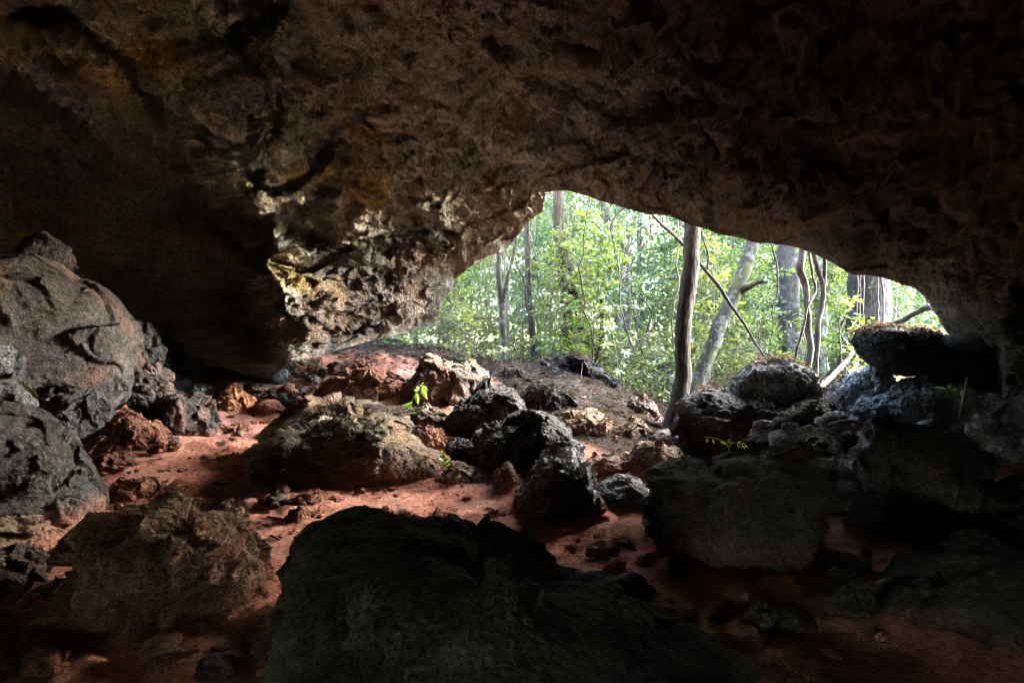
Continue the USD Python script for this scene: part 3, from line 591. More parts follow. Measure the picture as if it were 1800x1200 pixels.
ROCKS = [
    # foreground
    ('boulder', 'huge dark boulder with a mossy crest filling the middle of the foreground', 3.0, 0.5, [(470, 960), (498, 910), (545, 880), (605, 862), (650, 864), (690, 870), (760, 872), (835, 898), (855, 874), (905, 872), (950, 896), (1010, 955), (1110, 1000), (1220, 1060), (1330, 1125), (1430, 1180), (1490, 1270), (900, 1290), (505, 1290), (482, 1100)], 'fore', 1, 0.45),
    ('boulder', 'rugged reddish brown boulder left of the huge foreground boulder', 3.7, 0.55, [(110, 1010), (140, 945), (190, 914), (250, 904), (330, 910), (400, 916), (440, 945), (475, 985), (484, 1035), (460, 1080), (400, 1105), (300, 1115), (170, 1115), (112, 1080)], 'brown', 2, 0.6),
    ('boulder', 'grey speckled boulder cut by the left edge, its flank sloping down to the red floor', 5.4, 0.75, [(-110, 705), (20, 708), (75, 722), (110, 752), (145, 792), (175, 832), (193, 878), (186, 915), (150, 932), (90, 945), (20, 940), (-110, 935)], 'grey', 3, 0.3),
    ('rock', 'dark knobbly rock under the grey speckled boulder at the left edge', 4.5, 0.35, [(-70, 930), (30, 918), (90, 928), (120, 948), (110, 975), (60, 995), (-70, 1000)], 'brown', 4, 0.6),
    ('boulder', 'low black boulder in the shadow at the left edge, below the dark knobbly rock', 3.9, 0.4, [(-80, 1015), (10, 985), (80, 1000), (120, 1050), (118, 1105), (30, 1122), (-80, 1125)], 'dark', 58, 0.5),  # added boulder, stands where there is only black shadow
    ('rock', 'small dark rock wedged at the left foot of the rugged reddish boulder', 4.05, 0.16, [(28, 990), (50, 972), (84, 980), (92, 1000), (75, 1020), (30, 1018)], 'dark', 5, 0.6),
    ('rock', 'craggy reddish lump in the bottom left corner', 2.95, 0.2, [(30, 1200), (55, 1148), (100, 1133), (140, 1152), (152, 1190), (150, 1245), (60, 1250)], 'red', 6, 0.7),
    ('rock', 'pale grey stone at the very bottom of the left edge', 2.9, 0.12, [(-60, 1200), (-30, 1130), (5, 1118), (22, 1140), (26, 1175), (0, 1230)], 'grey', 7, 0.6),
    ('rock', 'brown rock on the left edge above the pale bottom stone', 3.3, 0.15, [(-60, 1120), (-30, 1085), (10, 1082), (30, 1098), (24, 1120), (0, 1135)], 'brown', 8, 0.6),
    ('rock', 'low dark lump on the ground between the two foreground boulders', 3.0, 0.2, [(230, 1185), (260, 1150), (320, 1135), (360, 1145), (370, 1180), (340, 1220), (240, 1220)], 'brown', 9, 0.5),
    # left
    ('boulder', 'enormous pale boulder rising at the left, with a reddish band across its top', 8.9, 1.5, [(-160, 475), (-60, 455), (0, 448), (60, 456), (130, 486), (190, 515), (225, 555), (241, 600), (241, 650), (230, 700), (190, 728), (130, 735), (60, 720), (-160, 730)], 'pale', 10, 0.2),
    ('boulder', 'rounded grey boulder perched on top of the enormous pale boulder', 9.8, 0.45, [(28, 445), (45, 423), (75, 413), (105, 430), (127, 462), (124, 490), (60, 490)], 'grey', 11, 0.5),
    ('rock', 'greenish grey rock peeping out behind the right flank of the enormous pale boulder', 10.6, 0.5, [(220, 575), (238, 558), (256, 566), (276, 602), (272, 645), (250, 668), (222, 650)], 'grey', 12, 0.6),
    ('rock', 'leaning yellowish slab against the lower right of the enormous pale boulder', 9.5, 0.35, [(218, 650), (235, 622), (255, 630), (278, 655), (302, 682), (297, 715), (278, 738), (248, 725), (228, 705)], 'pale', 13, 0.7),
    ('rock', 'cracked grey rock tucked under the enormous pale boulder', 8.0, 0.4, [(72, 700), (100, 684), (150, 690), (195, 722), (178, 748), (125, 772), (92, 740)], 'grey', 14, 0.8),
    ('rock', 'upper of two bluish stones on the left edge', 7.1, 0.4, [(-70, 612), (0, 606), (30, 616), (43, 642), (36, 668), (0, 678), (-70, 690)], 'bluish', 15, 0.5),
    ('rock', 'lower of two bluish stones on the left edge, above the grey speckled boulder', 6.7, 0.35, [(-70, 672), (0, 664), (36, 678), (58, 704), (56, 722), (0, 738), (-70, 745)], 'bluish', 16, 0.6),
    ('boulder', 'reddish pitted boulder with a square hollow, at the left margin of the red floor', 8.5, 0.6, [(150, 790), (182, 752), (215, 730), (258, 736), (290, 760), (302, 785), (268, 800), (200, 804), (160, 806)], 'red', 17, 0.7),
    ('rock', 'brown lump between the grey speckled boulder and the reddish pitted boulder', 8.2, 0.3, [(118, 780), (128, 756), (152, 744), (178, 756), (174, 788), (150, 806), (122, 800)], 'brown', 18, 0.6),
    ('rock', 'small flat stone at the right foot of the reddish pitted boulder', 8.5, 0.12, [(288, 780), (298, 768), (314, 772), (318, 784), (300, 790)], 'grey', 19, 0.5),
    ('boulder', 'pale pyramid-shaped boulder at the back of the red floor', 9.7, 0.55, [(278, 750), (288, 720), (305, 700), (335, 692), (362, 702), (380, 735), (394, 770), (370, 782), (300, 780)], 'pale', 20, 0.7),
    ('boulder', 'smooth orange boulder beside the pale pyramid-shaped boulder', 11.2, 0.5, [(376, 745), (382, 712), (404, 692), (435, 700), (461, 726), (456, 752), (400, 758)], 'orange', 21, 0.8),
    ('rock', 'purplish rock to the right of the smooth orange boulder', 11.2, 0.35, [(453, 745), (463, 716), (488, 706), (510, 716), (512, 738), (490, 754), (462, 755)], 'brown', 22, 0.6),
    ('rock', 'grey wedge lying behind the smooth orange boulder', 12.9, 0.45, [(428, 700), (440, 678), (462, 673), (490, 690), (492, 712), (440, 718)], 'grey', 23, 0.7),
    ('rock', 'low reddish stone in front of the purplish rock', 9.9, 0.25, [(398, 768), (408, 754), (432, 750), (452, 758), (448, 774), (404, 778)], 'red', 24, 0.6),
    ('boulder', 'brown grey block before the black recess', 14.2, 0.6, [(370, 648), (376, 615), (402, 602), (438, 610), (450, 632), (444, 658), (400, 660)], 'brown', 25, 0.8),
    ('rock', 'small tan block at the right end of the brown grey block', 14.0, 0.3, [(436, 640), (446, 618), (462, 622), (464, 645), (448, 655)], 'brown', 26, 0.7),
    ('rock', 'pointed mossy stone standing upright at the black recess', 14.9, 0.3, [(347, 615), (352, 588), (368, 560), (381, 580), (388, 606), (378, 626), (354, 626)], 'mossy', 27, 0.4),
    ('rock', 'grey rock in the rubble, nearest to the enormous pale boulder', 12.4, 0.4, [(273, 630), (282, 604), (302, 600), (322, 622), (318, 645), (288, 648)], 'grey', 28, 0.8),
    ('rock', 'dark streaked rock in the rubble above the leaning yellowish slab', 11.2, 0.4, [(262, 655), (270, 620), (286, 622), (300, 655), (304, 676), (280, 672)], 'dark', 29, 0.8),
    ('rock', 'pale bluish rock standing in the middle of the rubble', 12.1, 0.3, [(318, 660), (328, 634), (342, 632), (352, 652), (350, 674), (324, 678)], 'blue', 30, 0.7),
    ('rock', 'brown rock squeezed to the left of the pale bluish rubble rock', 12.2, 0.35, [(296, 665), (304, 642), (320, 646), (328, 672), (304, 682)], 'brown', 31, 0.7),
    ('rock', 'flat grey stone across the rubble below the brown grey block', 12.8, 0.4, [(368, 660), (384, 644), (408, 648), (424, 662), (410, 672), (376, 672)], 'grey', 32, 0.7),
    ('rock', 'long blue grey ledge behind the grey wedge', 13.2, 0.4, [(446, 680), (466, 666), (492, 676), (512, 694), (506, 702), (470, 694)], 'blue', 33, 0.7),
    # centre
    ('boulder', 'broad moss-topped boulder lying on the red floor', 7.3, 0.95, [(428, 812), (440, 785), (478, 770), (540, 755), (585, 749), (630, 748), (690, 756), (742, 776), (780, 800), (792, 828), (772, 846), (700, 858), (620, 872), (540, 868), (470, 850), (436, 836)], 'mossy', 34, 0.38),
    ('boulder', 'flat ochre slab with moss behind the broad moss-topped boulder', 8.6, 0.8, [(455, 776), (478, 748), (530, 722), (580, 710), (622, 710), (660, 722), (698, 722), (726, 738), (734, 766), (700, 785), (560, 790), (470, 788)], 'mossy', 35, 0.5),
    ('rock', 'small brown rock right under the tall bright seedling', 9.2, 0.3, [(722, 748), (732, 722), (748, 712), (770, 724), (788, 746), (772, 762), (735, 762)], 'brown', 36, 0.6),
    ('rock', 'reddish flat rock at the right end of the flat ochre slab', 8.4, 0.28, [(726, 778), (738, 758), (764, 754), (788, 770), (790, 790), (750, 792)], 'red', 37, 0.6),
    ('rock', 'low dark rock between the broad moss-topped boulder and the domed dark boulder', 7.6, 0.25, [(782, 790), (800, 776), (826, 780), (832, 796), (805, 804)], 'dark', 38, 0.6),
    ('boulder', 'dark boulder with a sharp crest above the domed dark boulder', 9.2, 0.7, [(784, 775), (798, 735), (828, 697), (860, 680), (900, 684), (914, 712), (908, 745), (870, 770), (830, 784)], 'dark', 39, 0.5),
    ('boulder', 'domed dark boulder in the middle of the picture', 7.8, 0.75, [(818, 812), (838, 772), (878, 742), (930, 728), (970, 735), (996, 765), (1006, 795), (965, 815), (930, 828), (880, 830), (828, 824)], 'dark', 40, 0.45),
    ('rock', 'dark rounded rock on the leafy bank behind the crested dark boulder', 10.6, 0.6, [(906, 722), (928, 687), (955, 672), (988, 682), (1018, 704), (1004, 728), (950, 740)], 'dark', 41, 0.5),
    ('rock', 'dark rock on the skyline at the left end of the leafy bank', 11.8, 0.4, [(866, 685), (878, 656), (903, 645), (928, 658), (934, 684), (900, 698)], 'dark', 42, 0.6),
    ('boulder', 'brownish rounded boulder half buried in the leafy bank', 9.5, 0.6, [(955, 770), (974, 737), (1018, 724), (1064, 735), (1084, 762), (1040, 795), (990, 795)], 'brown', 43, 0.4),
    ('boulder', 'angular purple brown block behind the tall bright seedling', 11.2, 0.6, [(712, 720), (718, 672), (744, 650), (790, 640), (830, 640), (850, 664), (854, 696), (800, 720), (740, 728)], 'brown', 44, 0.8),
    ('boulder', 'red earthy rock bank to the left of the angular purple brown block', 11.3, 0.7, [(556, 706), (574, 672), (620, 654), (690, 658), (722, 680), (718, 712), (650, 724), (590, 716)], 'red', 45, 0.6),
    ('boulder', 'jagged peaked dark rock standing just left of the largest dark right-hand boulder', 5.7, 0.5, [(908, 915), (930, 856), (945, 815), (985, 800), (1008, 795), (1025, 830), (1042, 870), (1060, 905), (1055, 932), (1000, 940), (940, 935)], 'blue', 46, 0.6),
    ('rock', 'small reddish slab leaning on the jagged peaked rock', 5.35, 0.14, [(1018, 915), (1030, 878), (1050, 870), (1066, 900), (1062, 928), (1035, 936)], 'brown', 47, 0.6),
    ('rock', 'bluish rock between the jagged peaked rock and the largest dark right-hand boulder', 5.9, 0.4, [(1042, 870), (1070, 847), (1116, 848), (1140, 862), (1140, 900), (1092, 922), (1058, 910)], 'blue', 48, 0.6),
    ('rock', 'small upright dark stone left of the jagged peaked rock', 6.6, 0.18, [(874, 850), (882, 820), (896, 813), (908, 835), (912, 868), (886, 874)], 'brown', 49, 0.6),
    ('rock', 'low pitted rock on the red floor right of the broad moss-topped boulder', 6.9, 0.3, [(768, 850), (786, 828), (818, 820), (848, 834), (846, 858), (800, 866)], 'brown', 50, 0.6),
    ('rock', 'mossy brown rock at the foot of the leafy bank', 7.3, 0.35, [(1025, 832), (1040, 808), (1066, 802), (1096, 812), (1104, 840), (1060, 852)], 'mossy', 51, 0.5),
    ('rock', 'dark reddish rock in front of the roots of the slender brown tree', 7.2, 0.4, [(1108, 835), (1118, 785), (1148, 776), (1192, 798), (1204, 836), (1150, 850)], 'brown', 52, 0.7),
    ('rock', 'dark stone in the shadow under the front of the broad moss-topped boulder', 6.5, 0.2, [(536, 862), (552, 844), (585, 840), (606, 850), (606, 870), (550, 874)], 'brown', 53, 0.6),
    ('rock', 'reddish mound rock just behind the crest of the huge foreground boulder', 5.9, 0.25, [(506, 898), (522, 876), (548, 868), (578, 882), (590, 900), (540, 910)], 'red', 54, 0.6),
    ('rock', 'long flat red outcrop in the floor, ending at the grey speckled boulder', 6.15, 0.3, [(180, 880), (196, 856), (228, 850), (280, 858), (330, 866), (352, 880), (330, 900), (210, 900)], 'red', 55, 0.8),
    ('rock', 'narrow red outcrop in the floor before the reddish pitted boulder', 7.6, 0.22, [(162, 822), (180, 802), (208, 799), (240, 812), (276, 828), (250, 838), (180, 836)], 'red', 56, 0.8),
    ('rock', 'grey ribbed outcrop in the red floor left of the reddish mound rock', 6.1, 0.15, [(462, 882), (478, 862), (504, 852), (512, 862), (498, 884), (474, 892)], 'red', 57, 0.7),
    # right
    ('boulder', 'largest dark boulder of the right side, black face towards the camera', 5.2, 0.65, [(1108, 990), (1128, 892), (1150, 832), (1205, 797), (1262, 784), (1330, 800), (1398, 808), (1430, 838), (1444, 890), (1432, 935), (1400, 990), (1330, 1040), (1220, 1060), (1130, 1030)], 'dark', 60, 0.65),
    ('boulder', 'wide dark boulder against the foot of the slender brown tree', 8.7, 1.0, [(1193, 770), (1203, 702), (1240, 682), (1300, 694), (1380, 704), (1430, 700), (1462, 730), (1464, 770), (1400, 805), (1300, 815), (1220, 805)], 'dark', 61, 0.55),
    ('rock', 'rounded rock capping the wide dark boulder', 8.9, 0.7, [(1288, 695), (1306, 658), (1350, 640), (1400, 641), (1430, 660), (1442, 694), (1380, 720), (1316, 716)], 'blue', 62, 0.5),
    ('rock', 'dark knob on the right shoulder of the wide dark boulder', 8.1, 0.4, [(1368, 748), (1394, 716), (1440, 706), (1464, 728), (1462, 768), (1400, 775)], 'dark', 63, 0.6),
    ('boulder', 'flat tilted slab with a moss-green back, topmost of the right-hand pile', 8.7, 0.95, [(1499, 604), (1505, 582), (1540, 572), (1600, 584), (1660, 599), (1710, 620), (1760, 642), (1770, 672), (1690, 668), (1610, 660), (1555, 645), (1512, 624)], 'dark', 64, 0.3),
    ('boulder', 'bluish green rock under the left end of the flat tilted slab', 9.3, 0.7, [(1460, 715), (1478, 668), (1520, 646), (1560, 655), (1584, 690), (1570, 735), (1480, 735)], 'blue', 65, 0.5),
    ('boulder', 'bulky dark rock directly below the flat tilted slab', 8.5, 0.9, [(1476, 790), (1498, 725), (1555, 686), (1620, 666), (1700, 672), (1760, 700), (1780, 780), (1600, 800)], 'blue', 66, 0.5),
    ('boulder', 'tall dark boulder with a pale rim, right of the largest dark boulder', 5.35, 0.6, [(1516, 860), (1528, 775), (1548, 737), (1600, 728), (1660, 745), (1720, 772), (1738, 832), (1744, 905), (1722, 960), (1640, 990), (1560, 985), (1528, 930)], 'dark', 67, 0.75),
    ('rock', 'ridged slate rock between the largest dark boulder and the tall pale-rimmed boulder', 6.3, 0.5, [(1330, 812), (1362, 780), (1400, 766), (1442, 788), (1490, 808), (1524, 850), (1505, 900), (1430, 890)], 'blue', 68, 0.7),
    ('rock', 'slate rock on the right edge, beside the tall pale-rimmed boulder', 6.1, 0.5, [(1715, 780), (1752, 756), (1810, 764), (1850, 800), (1850, 880), (1745, 880)], 'blue', 69, 0.6),
    ('boulder', 'dark boulder in the lower right corner', 3.5, 0.5, [(1528, 1048), (1545, 1012), (1590, 980), (1640, 966), (1720, 962), (1790, 972), (1900, 990), (1900, 1150), (1700, 1165), (1600, 1135), (1540, 1090)], 'dark', 70, 0.5),
    ('rock', 'dark rock with pale speckled crown left of the lower right corner boulder', 3.6, 0.28, [(1404, 1065), (1428, 1022), (1470, 1005), (1508, 1014), (1536, 1070), (1546, 1125), (1450, 1130), (1410, 1095)], 'dark', 71, 0.6),
    ('rock', 'flat dark stone behind the pale speckled rock at lower right', 4.0, 0.2, [(1444, 1010), (1462, 985), (1500, 982), (1524, 1004), (1520, 1030), (1470, 1030)], 'dark', 72, 0.6),
    ('rock', 'little dark stone on the earth left of the pale speckled rock at lower right', 3.75, 0.12, [(1348, 1085), (1362, 1052), (1384, 1044), (1398, 1064), (1400, 1092), (1370, 1098)], 'dark', 73, 0.6),
    ('rock', 'low reddish stone at the bottom edge just right of the huge foreground boulder', 2.88, 0.14, [(1352, 1215), (1372, 1182), (1412, 1172), (1448, 1190), (1462, 1220), (1400, 1240)], 'red', 74, 0.6),
    ('rock', 'dark stone on the earth at the left foot of the largest dark boulder', 4.9, 0.15, [(1048, 968), (1062, 948), (1082, 944), (1098, 962), (1090, 978), (1060, 980)], 'dark', 75, 0.6),
    ('boulder', 'black boulder filling the gap between the largest dark boulder and the tall pale-rimmed one', 5.25, 0.3, [(1418, 930), (1440, 872), (1480, 850), (1520, 870), (1548, 940), (1530, 1000), (1470, 1010), (1425, 990)], 'dark', 77, 0.5),
    ('boulder', 'black boulder at the right edge under the tall pale-rimmed boulder', 4.4, 0.45, [(1716, 930), (1750, 860), (1800, 842), (1880, 850), (1880, 1010), (1770, 1015), (1725, 985)], 'dark', 78, 0.5),
    ('rock', 'dark block carrying the right end of the flat tilted slab', 8.9, 0.5, [(1610, 668), (1690, 650), (1790, 640), (1800, 760), (1640, 765)], 'dark', 95, 0.7),
    ('rock', 'dark ledge along the crest of the leafy bank', 12.2, 0.5, [(930, 660), (975, 636), (1040, 644), (1088, 676), (1064, 698), (980, 690)], 'dark', 79, 0.6),
    ('rock', 'low brown rock on the leafy bank just left of the slender brown tree', 10.9, 0.4, [(1080, 728), (1108, 702), (1148, 712), (1162, 744), (1120, 758)], 'brown', 90, 0.6),
    ('rock', 'mossy rock half sunk in the earth before the leafy bank', 9.3, 0.45, [(1052, 775), (1086, 747), (1136, 754), (1152, 786), (1100, 802)], 'mossy', 91, 0.5),
    ('rock', 'dark block wedged between the domed dark boulder and the jagged peaked rock', 6.9, 0.4, [(950, 815), (966, 790), (1004, 782), (1028, 806), (1020, 834), (970, 838)], 'blue', 92, 0.7),
    ('rock', 'dark angular rock on top of the ridged slate rock', 6.9, 0.35, [(1376, 786), (1396, 758), (1432, 752), (1450, 778), (1436, 800), (1392, 804)], 'dark', 93, 0.8),
    ('rock', 'slate block to the left of the tall pale-rimmed boulder', 6.4, 0.35, [(1478, 850), (1492, 812), (1522, 800), (1540, 830), (1530, 870), (1490, 876)], 'blue', 94, 0.8),
    ('rock', 'jagged dark rock above the ridged slate rock', 7.2, 0.35, [(1440, 800), (1456, 770), (1490, 758), (1512, 780), (1510, 815), (1460, 820)], 'dark', 76, 0.7),
]
for i, q in enumerate(ROCKS):
    rock(q[0], q[1], q[2], q[3], q[4], q[5], q[6], q[7], rough=0.75 if q[5] in ('pale', 'grey') else 2.0 if q[5] == 'fore' else 1.0, plateau=any(w in q[1] for w in ('huge dark boulder', 'black face towards', 'with a pale rim')))
for px, py, d, w_, h_, lab in [(350, 785, 9.0, 28, 16, 'small stone alone on the red floor, left of a similar pair'), (408, 780, 9.2, 24, 22, 'knobbly red stone on the floor below the smooth orange boulder'),
                              (401, 803, 8.3, 18, 14, 'small pointed red stone near the left end of the broad moss-topped boulder'), (430, 893, 5.8, 18, 10, 'tiny red stone near the grey ribbed outcrop')]:
    t = np.linspace(0, 2 * np.pi, 9)[:-1]
    rock('stone', lab, d, w_ / 2000 * d, np.stack([px + w_ / 2 * np.cos(t), py + h_ / 2 * np.sin(t) + 2], -1), 'red', 80 + px, 0.9, level=4)


# ------------------------------------------------------------------ the ground sheet, banked up against the rocks
gv, gf = ground_sheet()
_rv = np.vstack(SURFACE)
_rv = _rv[np.abs(_rv[:, 2] - ground_z(_rv[:, 0], _rv[:, 1], False)) < 0.10]
_dist, _ = cKDTree(_rv[:, :2]).query(gv[:, :2], distance_upper_bound=0.6, workers=-1)
gv[:, 2] += np.where(np.isfinite(_dist), 0.065 * np.exp(-(np.minimum(_dist, 9) / 0.13) ** 1.3) * (0.3 + 1.4 * noise(gv * 3.1, 61)), 0)
g = put('ground', (gv, gf), MAT['ground'])
tag(g, kind='structure')
UsdGeom.PrimvarsAPI(g).CreatePrimvar('litter', Sdf.ValueTypeNames.FloatArray, 'vertex').Set(Vt.FloatArray.FromNumpy(litter_amount(gv[:, 0], gv[:, 1]).astype(np.float32)))

# ------------------------------------------------------------------ heights of whatever lies on top
CELL = 0.06
TOP = {}
_v = np.vstack(SURFACE)
_k = np.floor(_v[:, :2] / CELL).astype(int)
_o = np.argsort(_v[:, 2])
for (a_, b_), z_ in zip(map(tuple, _k[_o]), _v[_o, 2]):
    TOP[(a_, b_)] = z_


def top_z(x, y):
    z = ground_z(np.asarray(x, float), np.asarray(y, float))
    i, j = np.floor(np.asarray(x) / CELL).astype(int), np.floor(np.asarray(y) / CELL).astype(int)
    return np.array([max(c, TOP.get((a, b), -9)) for a, b, c in zip(np.ravel(i), np.ravel(j), np.ravel(z))]).reshape(np.shape(z))


# ------------------------------------------------------------------ loose stones
def stone_mesh(size, seed, level=2):
    g = np.random.default_rng(seed)
    s = np.array(trimesh.creation.icosphere(level).vertices)
    q = s + seed * 1.7
    r = 1 + 0.32 * facets(q, 0.9, seed % 50, 0.7) + 0.25 * (fbm(q * 1.5, 3, seed % 30) - 0.5)
    return s * r[:, None] * size * g.uniform(0.65, 1.2, 3) * np.array([1, 1, 0.75]), np.array(trimesh.creation.icosphere(level).faces)


def spin(v, a):
    c, s_ = np.cos(a), np.sin(a)
    return v @ np.array([[c, s_, 0], [-s_, c, 0], [0, 0, 1.0]])


g = np.random.default_rng(21)
zones = [((250, 540), (625, 705), (10.6, 14.2), 90, (0.08, 0.30), 'loose stone in the rubble below the black recess', 'rubble stones below the black recess', ('grey', 'brown', 'blue', 'red', 'grey')),
         ((500, 640), (625, 655), (12.4, 13.2), 26, (0.06, 0.16), 'loose stone on the bank under the hanging rock wall', 'stones on the bank under the hanging wall', ('grey', 'brown')),
         ((1340, 1740), (740, 900), (5.2, 8.0), 70, (0.09, 0.26), 'loose dark stone in the gap between the right-hand boulders', 'stones between the right-hand boulders', ('dark', 'blue', 'blue')),
         ((880, 1180), (770, 940), (5.4, 8.2), 26, (0.05, 0.12), 'loose stone at the foot of the dark middle rocks', 'stones at the foot of the middle rocks', ('dark', 'brown', 'brown')),
         ((470, 770), (0, 0), (9.2, 11.6), 40, (0.06, 0.22), 'stone on the slope between the flat ochre slab and the red earthy bank', 'stones behind the flat ochre slab', ('brown', 'red', 'brown', 'dark')),
         ((180, 560), (0, 0), (5.2, 9.8), 60, (0.035, 0.12), 'small red stone lying on the open red floor', 'small stones on the red floor', ('red', 'red', 'brown', 'grey')),
         ((640, 940), (0, 0), (5.2, 10.5), 34, (0.04, 0.11), 'small stone between the broad moss-topped boulder and the dark middle rocks', 'small stones by the broad moss-topped boulder', ('red', 'brown', 'dark')),
         ((1050, 1420), (0, 0), (2.9, 5.2), 60, (0.035, 0.15), 'small dark stone on the earth below the largest dark boulder', 'small stones below the largest dark boulder', ('dark', 'brown', 'red')),
         ((0, 480), (0, 0), (2.8, 5.2), 60, (0.03, 0.15), 'small stone on the dark floor around the rugged reddish boulder', 'small stones around the rugged reddish boulder', ('brown', 'red', 'dark')),
         ((60, 300), (690, 830), (7.6, 9.8), 16, (0.07, 0.16), 'loose stone under the enormous pale boulder', 'stones under the enormous pale boulder', ('red', 'brown', 'grey'))]
k = 0
LOOSE = []
STONE = {'grey': 'grey', 'brown': 'brown', 'blue': 'slate grey', 'red': 'red', 'dark': 'blackish'}
for (x0, x1), _, (d0, d1), n, (s0, s1), lab, grp, mats in zones:
    for _i in range(n):
        d = g.uniform(d0, d1)
        x = (g.uniform(x0, x1) - 900) / 1000 * d
        sz = s0 + (s1 - s0) * g.random() ** 1.8
        v, f = stone_mesh(sz, 300 + k, 3 if sz > 0.1 else 2)
        z = max(gz(x, d), TOP.get((int(np.floor(x / CELL)), int(np.floor(d / CELL))), -9) if x > 2.2 else -9) + sz * 0.25
        m_ = mats[k % len(mats)]
        LOOSE.append((sz / d, (spin(v, g.uniform(0, 6)) + [x, d, z], f), m_, STONE[m_] + ' ' + lab.replace('red stone', 'stone').replace('dark stone', 'stone'), STONE[m_] + ' ' + grp))
        k += 1
LOOSE.sort(key=lambda q: -q[0])          # the largest in the picture are things, the rest one heap of small stones
for _, mesh, m_, lab, grp in LOOSE[:285]:
    tag(put('loose_stone', mesh, MAT[m_]), lab, 'stone', grp)
tag(put('small_stones', cat([q[1] for q in LOOSE[285:]]), MAT['brown']), 'small stones scattered between the boulders and over the floor', 'stones', kind='stuff')
parts = []
for i in range(3200):
    d = 2.6 + 11.5 * g.random() ** 0.8
    x = g.uniform(-0.75, 0.35) * d
    if g.random() < 0.25:
        x = g.uniform(0.2, 0.75) * d
    c0 = noise(np.array([[x * 0.9, d * 0.9, 0]]), 77)[0]
    if c0 < 0.42 and g.random() < 0.8:
        continue
    sz = 0.008 + 0.035 * g.random() ** 3
    v, f = stone_mesh(sz, 900 + i % 40, 1)
    parts.append((spin(v, g.uniform(0, 6)) + [x, d, gz(x, d) + sz * 0.3], f))
feet = _rv[g.integers(0, len(_rv), 2600)]
feet = feet[(feet[:, 1] < 12.5) & (np.hypot(feet[:, 0], feet[:, 1]) > 2.2)]
jit = g.normal(0, 0.13, (len(feet), 2))
gz_fast = ground_z(feet[:, 0] + jit[:, 0], feet[:, 1] + jit[:, 1]) + 0.03
for i, q in enumerate(feet):
    x, d = q[0] + jit[i, 0], q[1] + jit[i, 1]
    sz = 0.008 + 0.055 * g.random() ** 2.5
    v, f = stone_mesh(sz, 900 + i % 40, 1)
    parts.append((spin(v, g.uniform(0, 6)) + [x, d, gz_fast[i] + sz * 0.3], f))
tag(put('pebbles', cat(parts), MAT['red']), 'pebbles strewn over the red cave floor', 'pebbles', kind='stuff')


# ------------------------------------------------------------------ leaves
def leaf_mesh(base, direction, up, length, width, fold=0.18, droop=0.15):
    """One folded leaf of four triangles for every row."""
    base, t, u = np.asarray(base, float), unit(direction), np.asarray(up, float)
    side = unit(np.cross(t, u) + 1e-9)
    n = unit(np.cross(side, t))
    L, Wd = np.broadcast_to(length, (len(base),))[:, None], np.broadcast_to(width, (len(base),))[:, None]
    mid = base + t * L * 0.45
    tip = base + t * L - n * L * droop
    l_, r_ = mid - side * Wd / 2 + n * Wd * fold, mid + side * Wd / 2 + n * Wd * fold
    v = np.stack([base, l_, mid, r_, tip], 1).reshape(-1, 3)
    f = (np.arange(len(base)) * 5)[:, None, None] + np.array([[0, 2, 1], [0, 3, 2], [1, 2, 4], [2, 3, 4]])
    return v, f.reshape(-1, 3)


def blob_leaves(g, centre, radius, n, size, flat=0.7):
    p = unit(g.normal(size=(n, 3))) * g.random((n, 1)) ** 0.45 * radius * np.array([1, 1, flat]) + centre
    d = unit(g.normal(size=(n, 3)) * np.array([1, 1, 0.45]) + [0, 0, -0.25])
    s = size * g.uniform(0.6, 1.3, n)
    return leaf_mesh(p, d, g.normal(size=(n, 3)) * 0.5 + [0, 0, 1], s, s * g.uniform(0.34, 0.5, n))


def sapling_parts(seed, height, nb, leaf, spread, low=0.15, radius=0.018, per=(10, 18), narrow=0.42):
    g = np.random.default_rng(seed)
    top = np.array([g.uniform(-0.3, 0.3) * height * 0.4, g.uniform(-0.3, 0.3) * height * 0.4, height])
    path = smooth_path([[0, 0, -0.2], top * [0.2, 0.1, 0.33], top * [0.5, 0.7, 0.66], top], 14)
    stem = [tube(path, np.linspace(radius, radius * 0.3, 14), 5)]
    lv = []
    for b in range(nb):
        u = low + (1 - low) * (b + g.random()) / nb
        o = path[min(13, int(u * 13))]
        a = g.uniform(0, 2 * np.pi)
        ln = spread * (1.15 - 0.6 * u) * g.uniform(0.6, 1.2)
        e = o + np.array([np.cos(a) * ln, np.sin(a) * ln, ln * g.uniform(-0.1, 0.6)])
        br = smooth_path([o, (o + e) / 2 + [0, 0, 0.12 * ln], e], 7)
        stem.append(tube(br, np.linspace(radius * 0.45, radius * 0.12, 7), 4, cap=False))
        n = g.integers(*per)
        w_ = 0.25 + 0.75 * g.random(n)
        pb = br[np.clip((w_ * 6).astype(int), 0, 6)] + g.normal(0, 0.05, (n, 3))
        out = unit(e - o) * 0.5 + g.normal(size=(n, 3)) * np.array([0.8, 0.8, 0.35]) + [0, 0, -0.12]
        s = leaf * g.uniform(0.55, 1.25, n)
        lv.append(leaf_mesh(pb, out, g.normal(size=(n, 3)) * 0.35 + [0, 0, 1], s, s * narrow * g.uniform(0.8, 1.2, n)))
    return cat(stem), cat(lv)


def copy_of(proto, loc, rz, scale, label=None, group=None):
    name = proto.GetName()
    x = UsdGeom.Xform.Define(stage, f'/World/{numbered("/World", name)}')
    x.AddTranslateOp().Set(Gf.Vec3d(*map(float, loc)))
    x.AddRotateZOp().Set(float(rz))
    x.AddScaleOp().Set(Gf.Vec3f(float(scale)))
    p = x.GetPrim()
    p.GetReferences().AddInternalReference(proto.GetPath())
    p.SetInstanceable(True)
    was = proto.GetCustomData()
    return tag(p, label or was['label'], was['category'], group or was.get('group'))


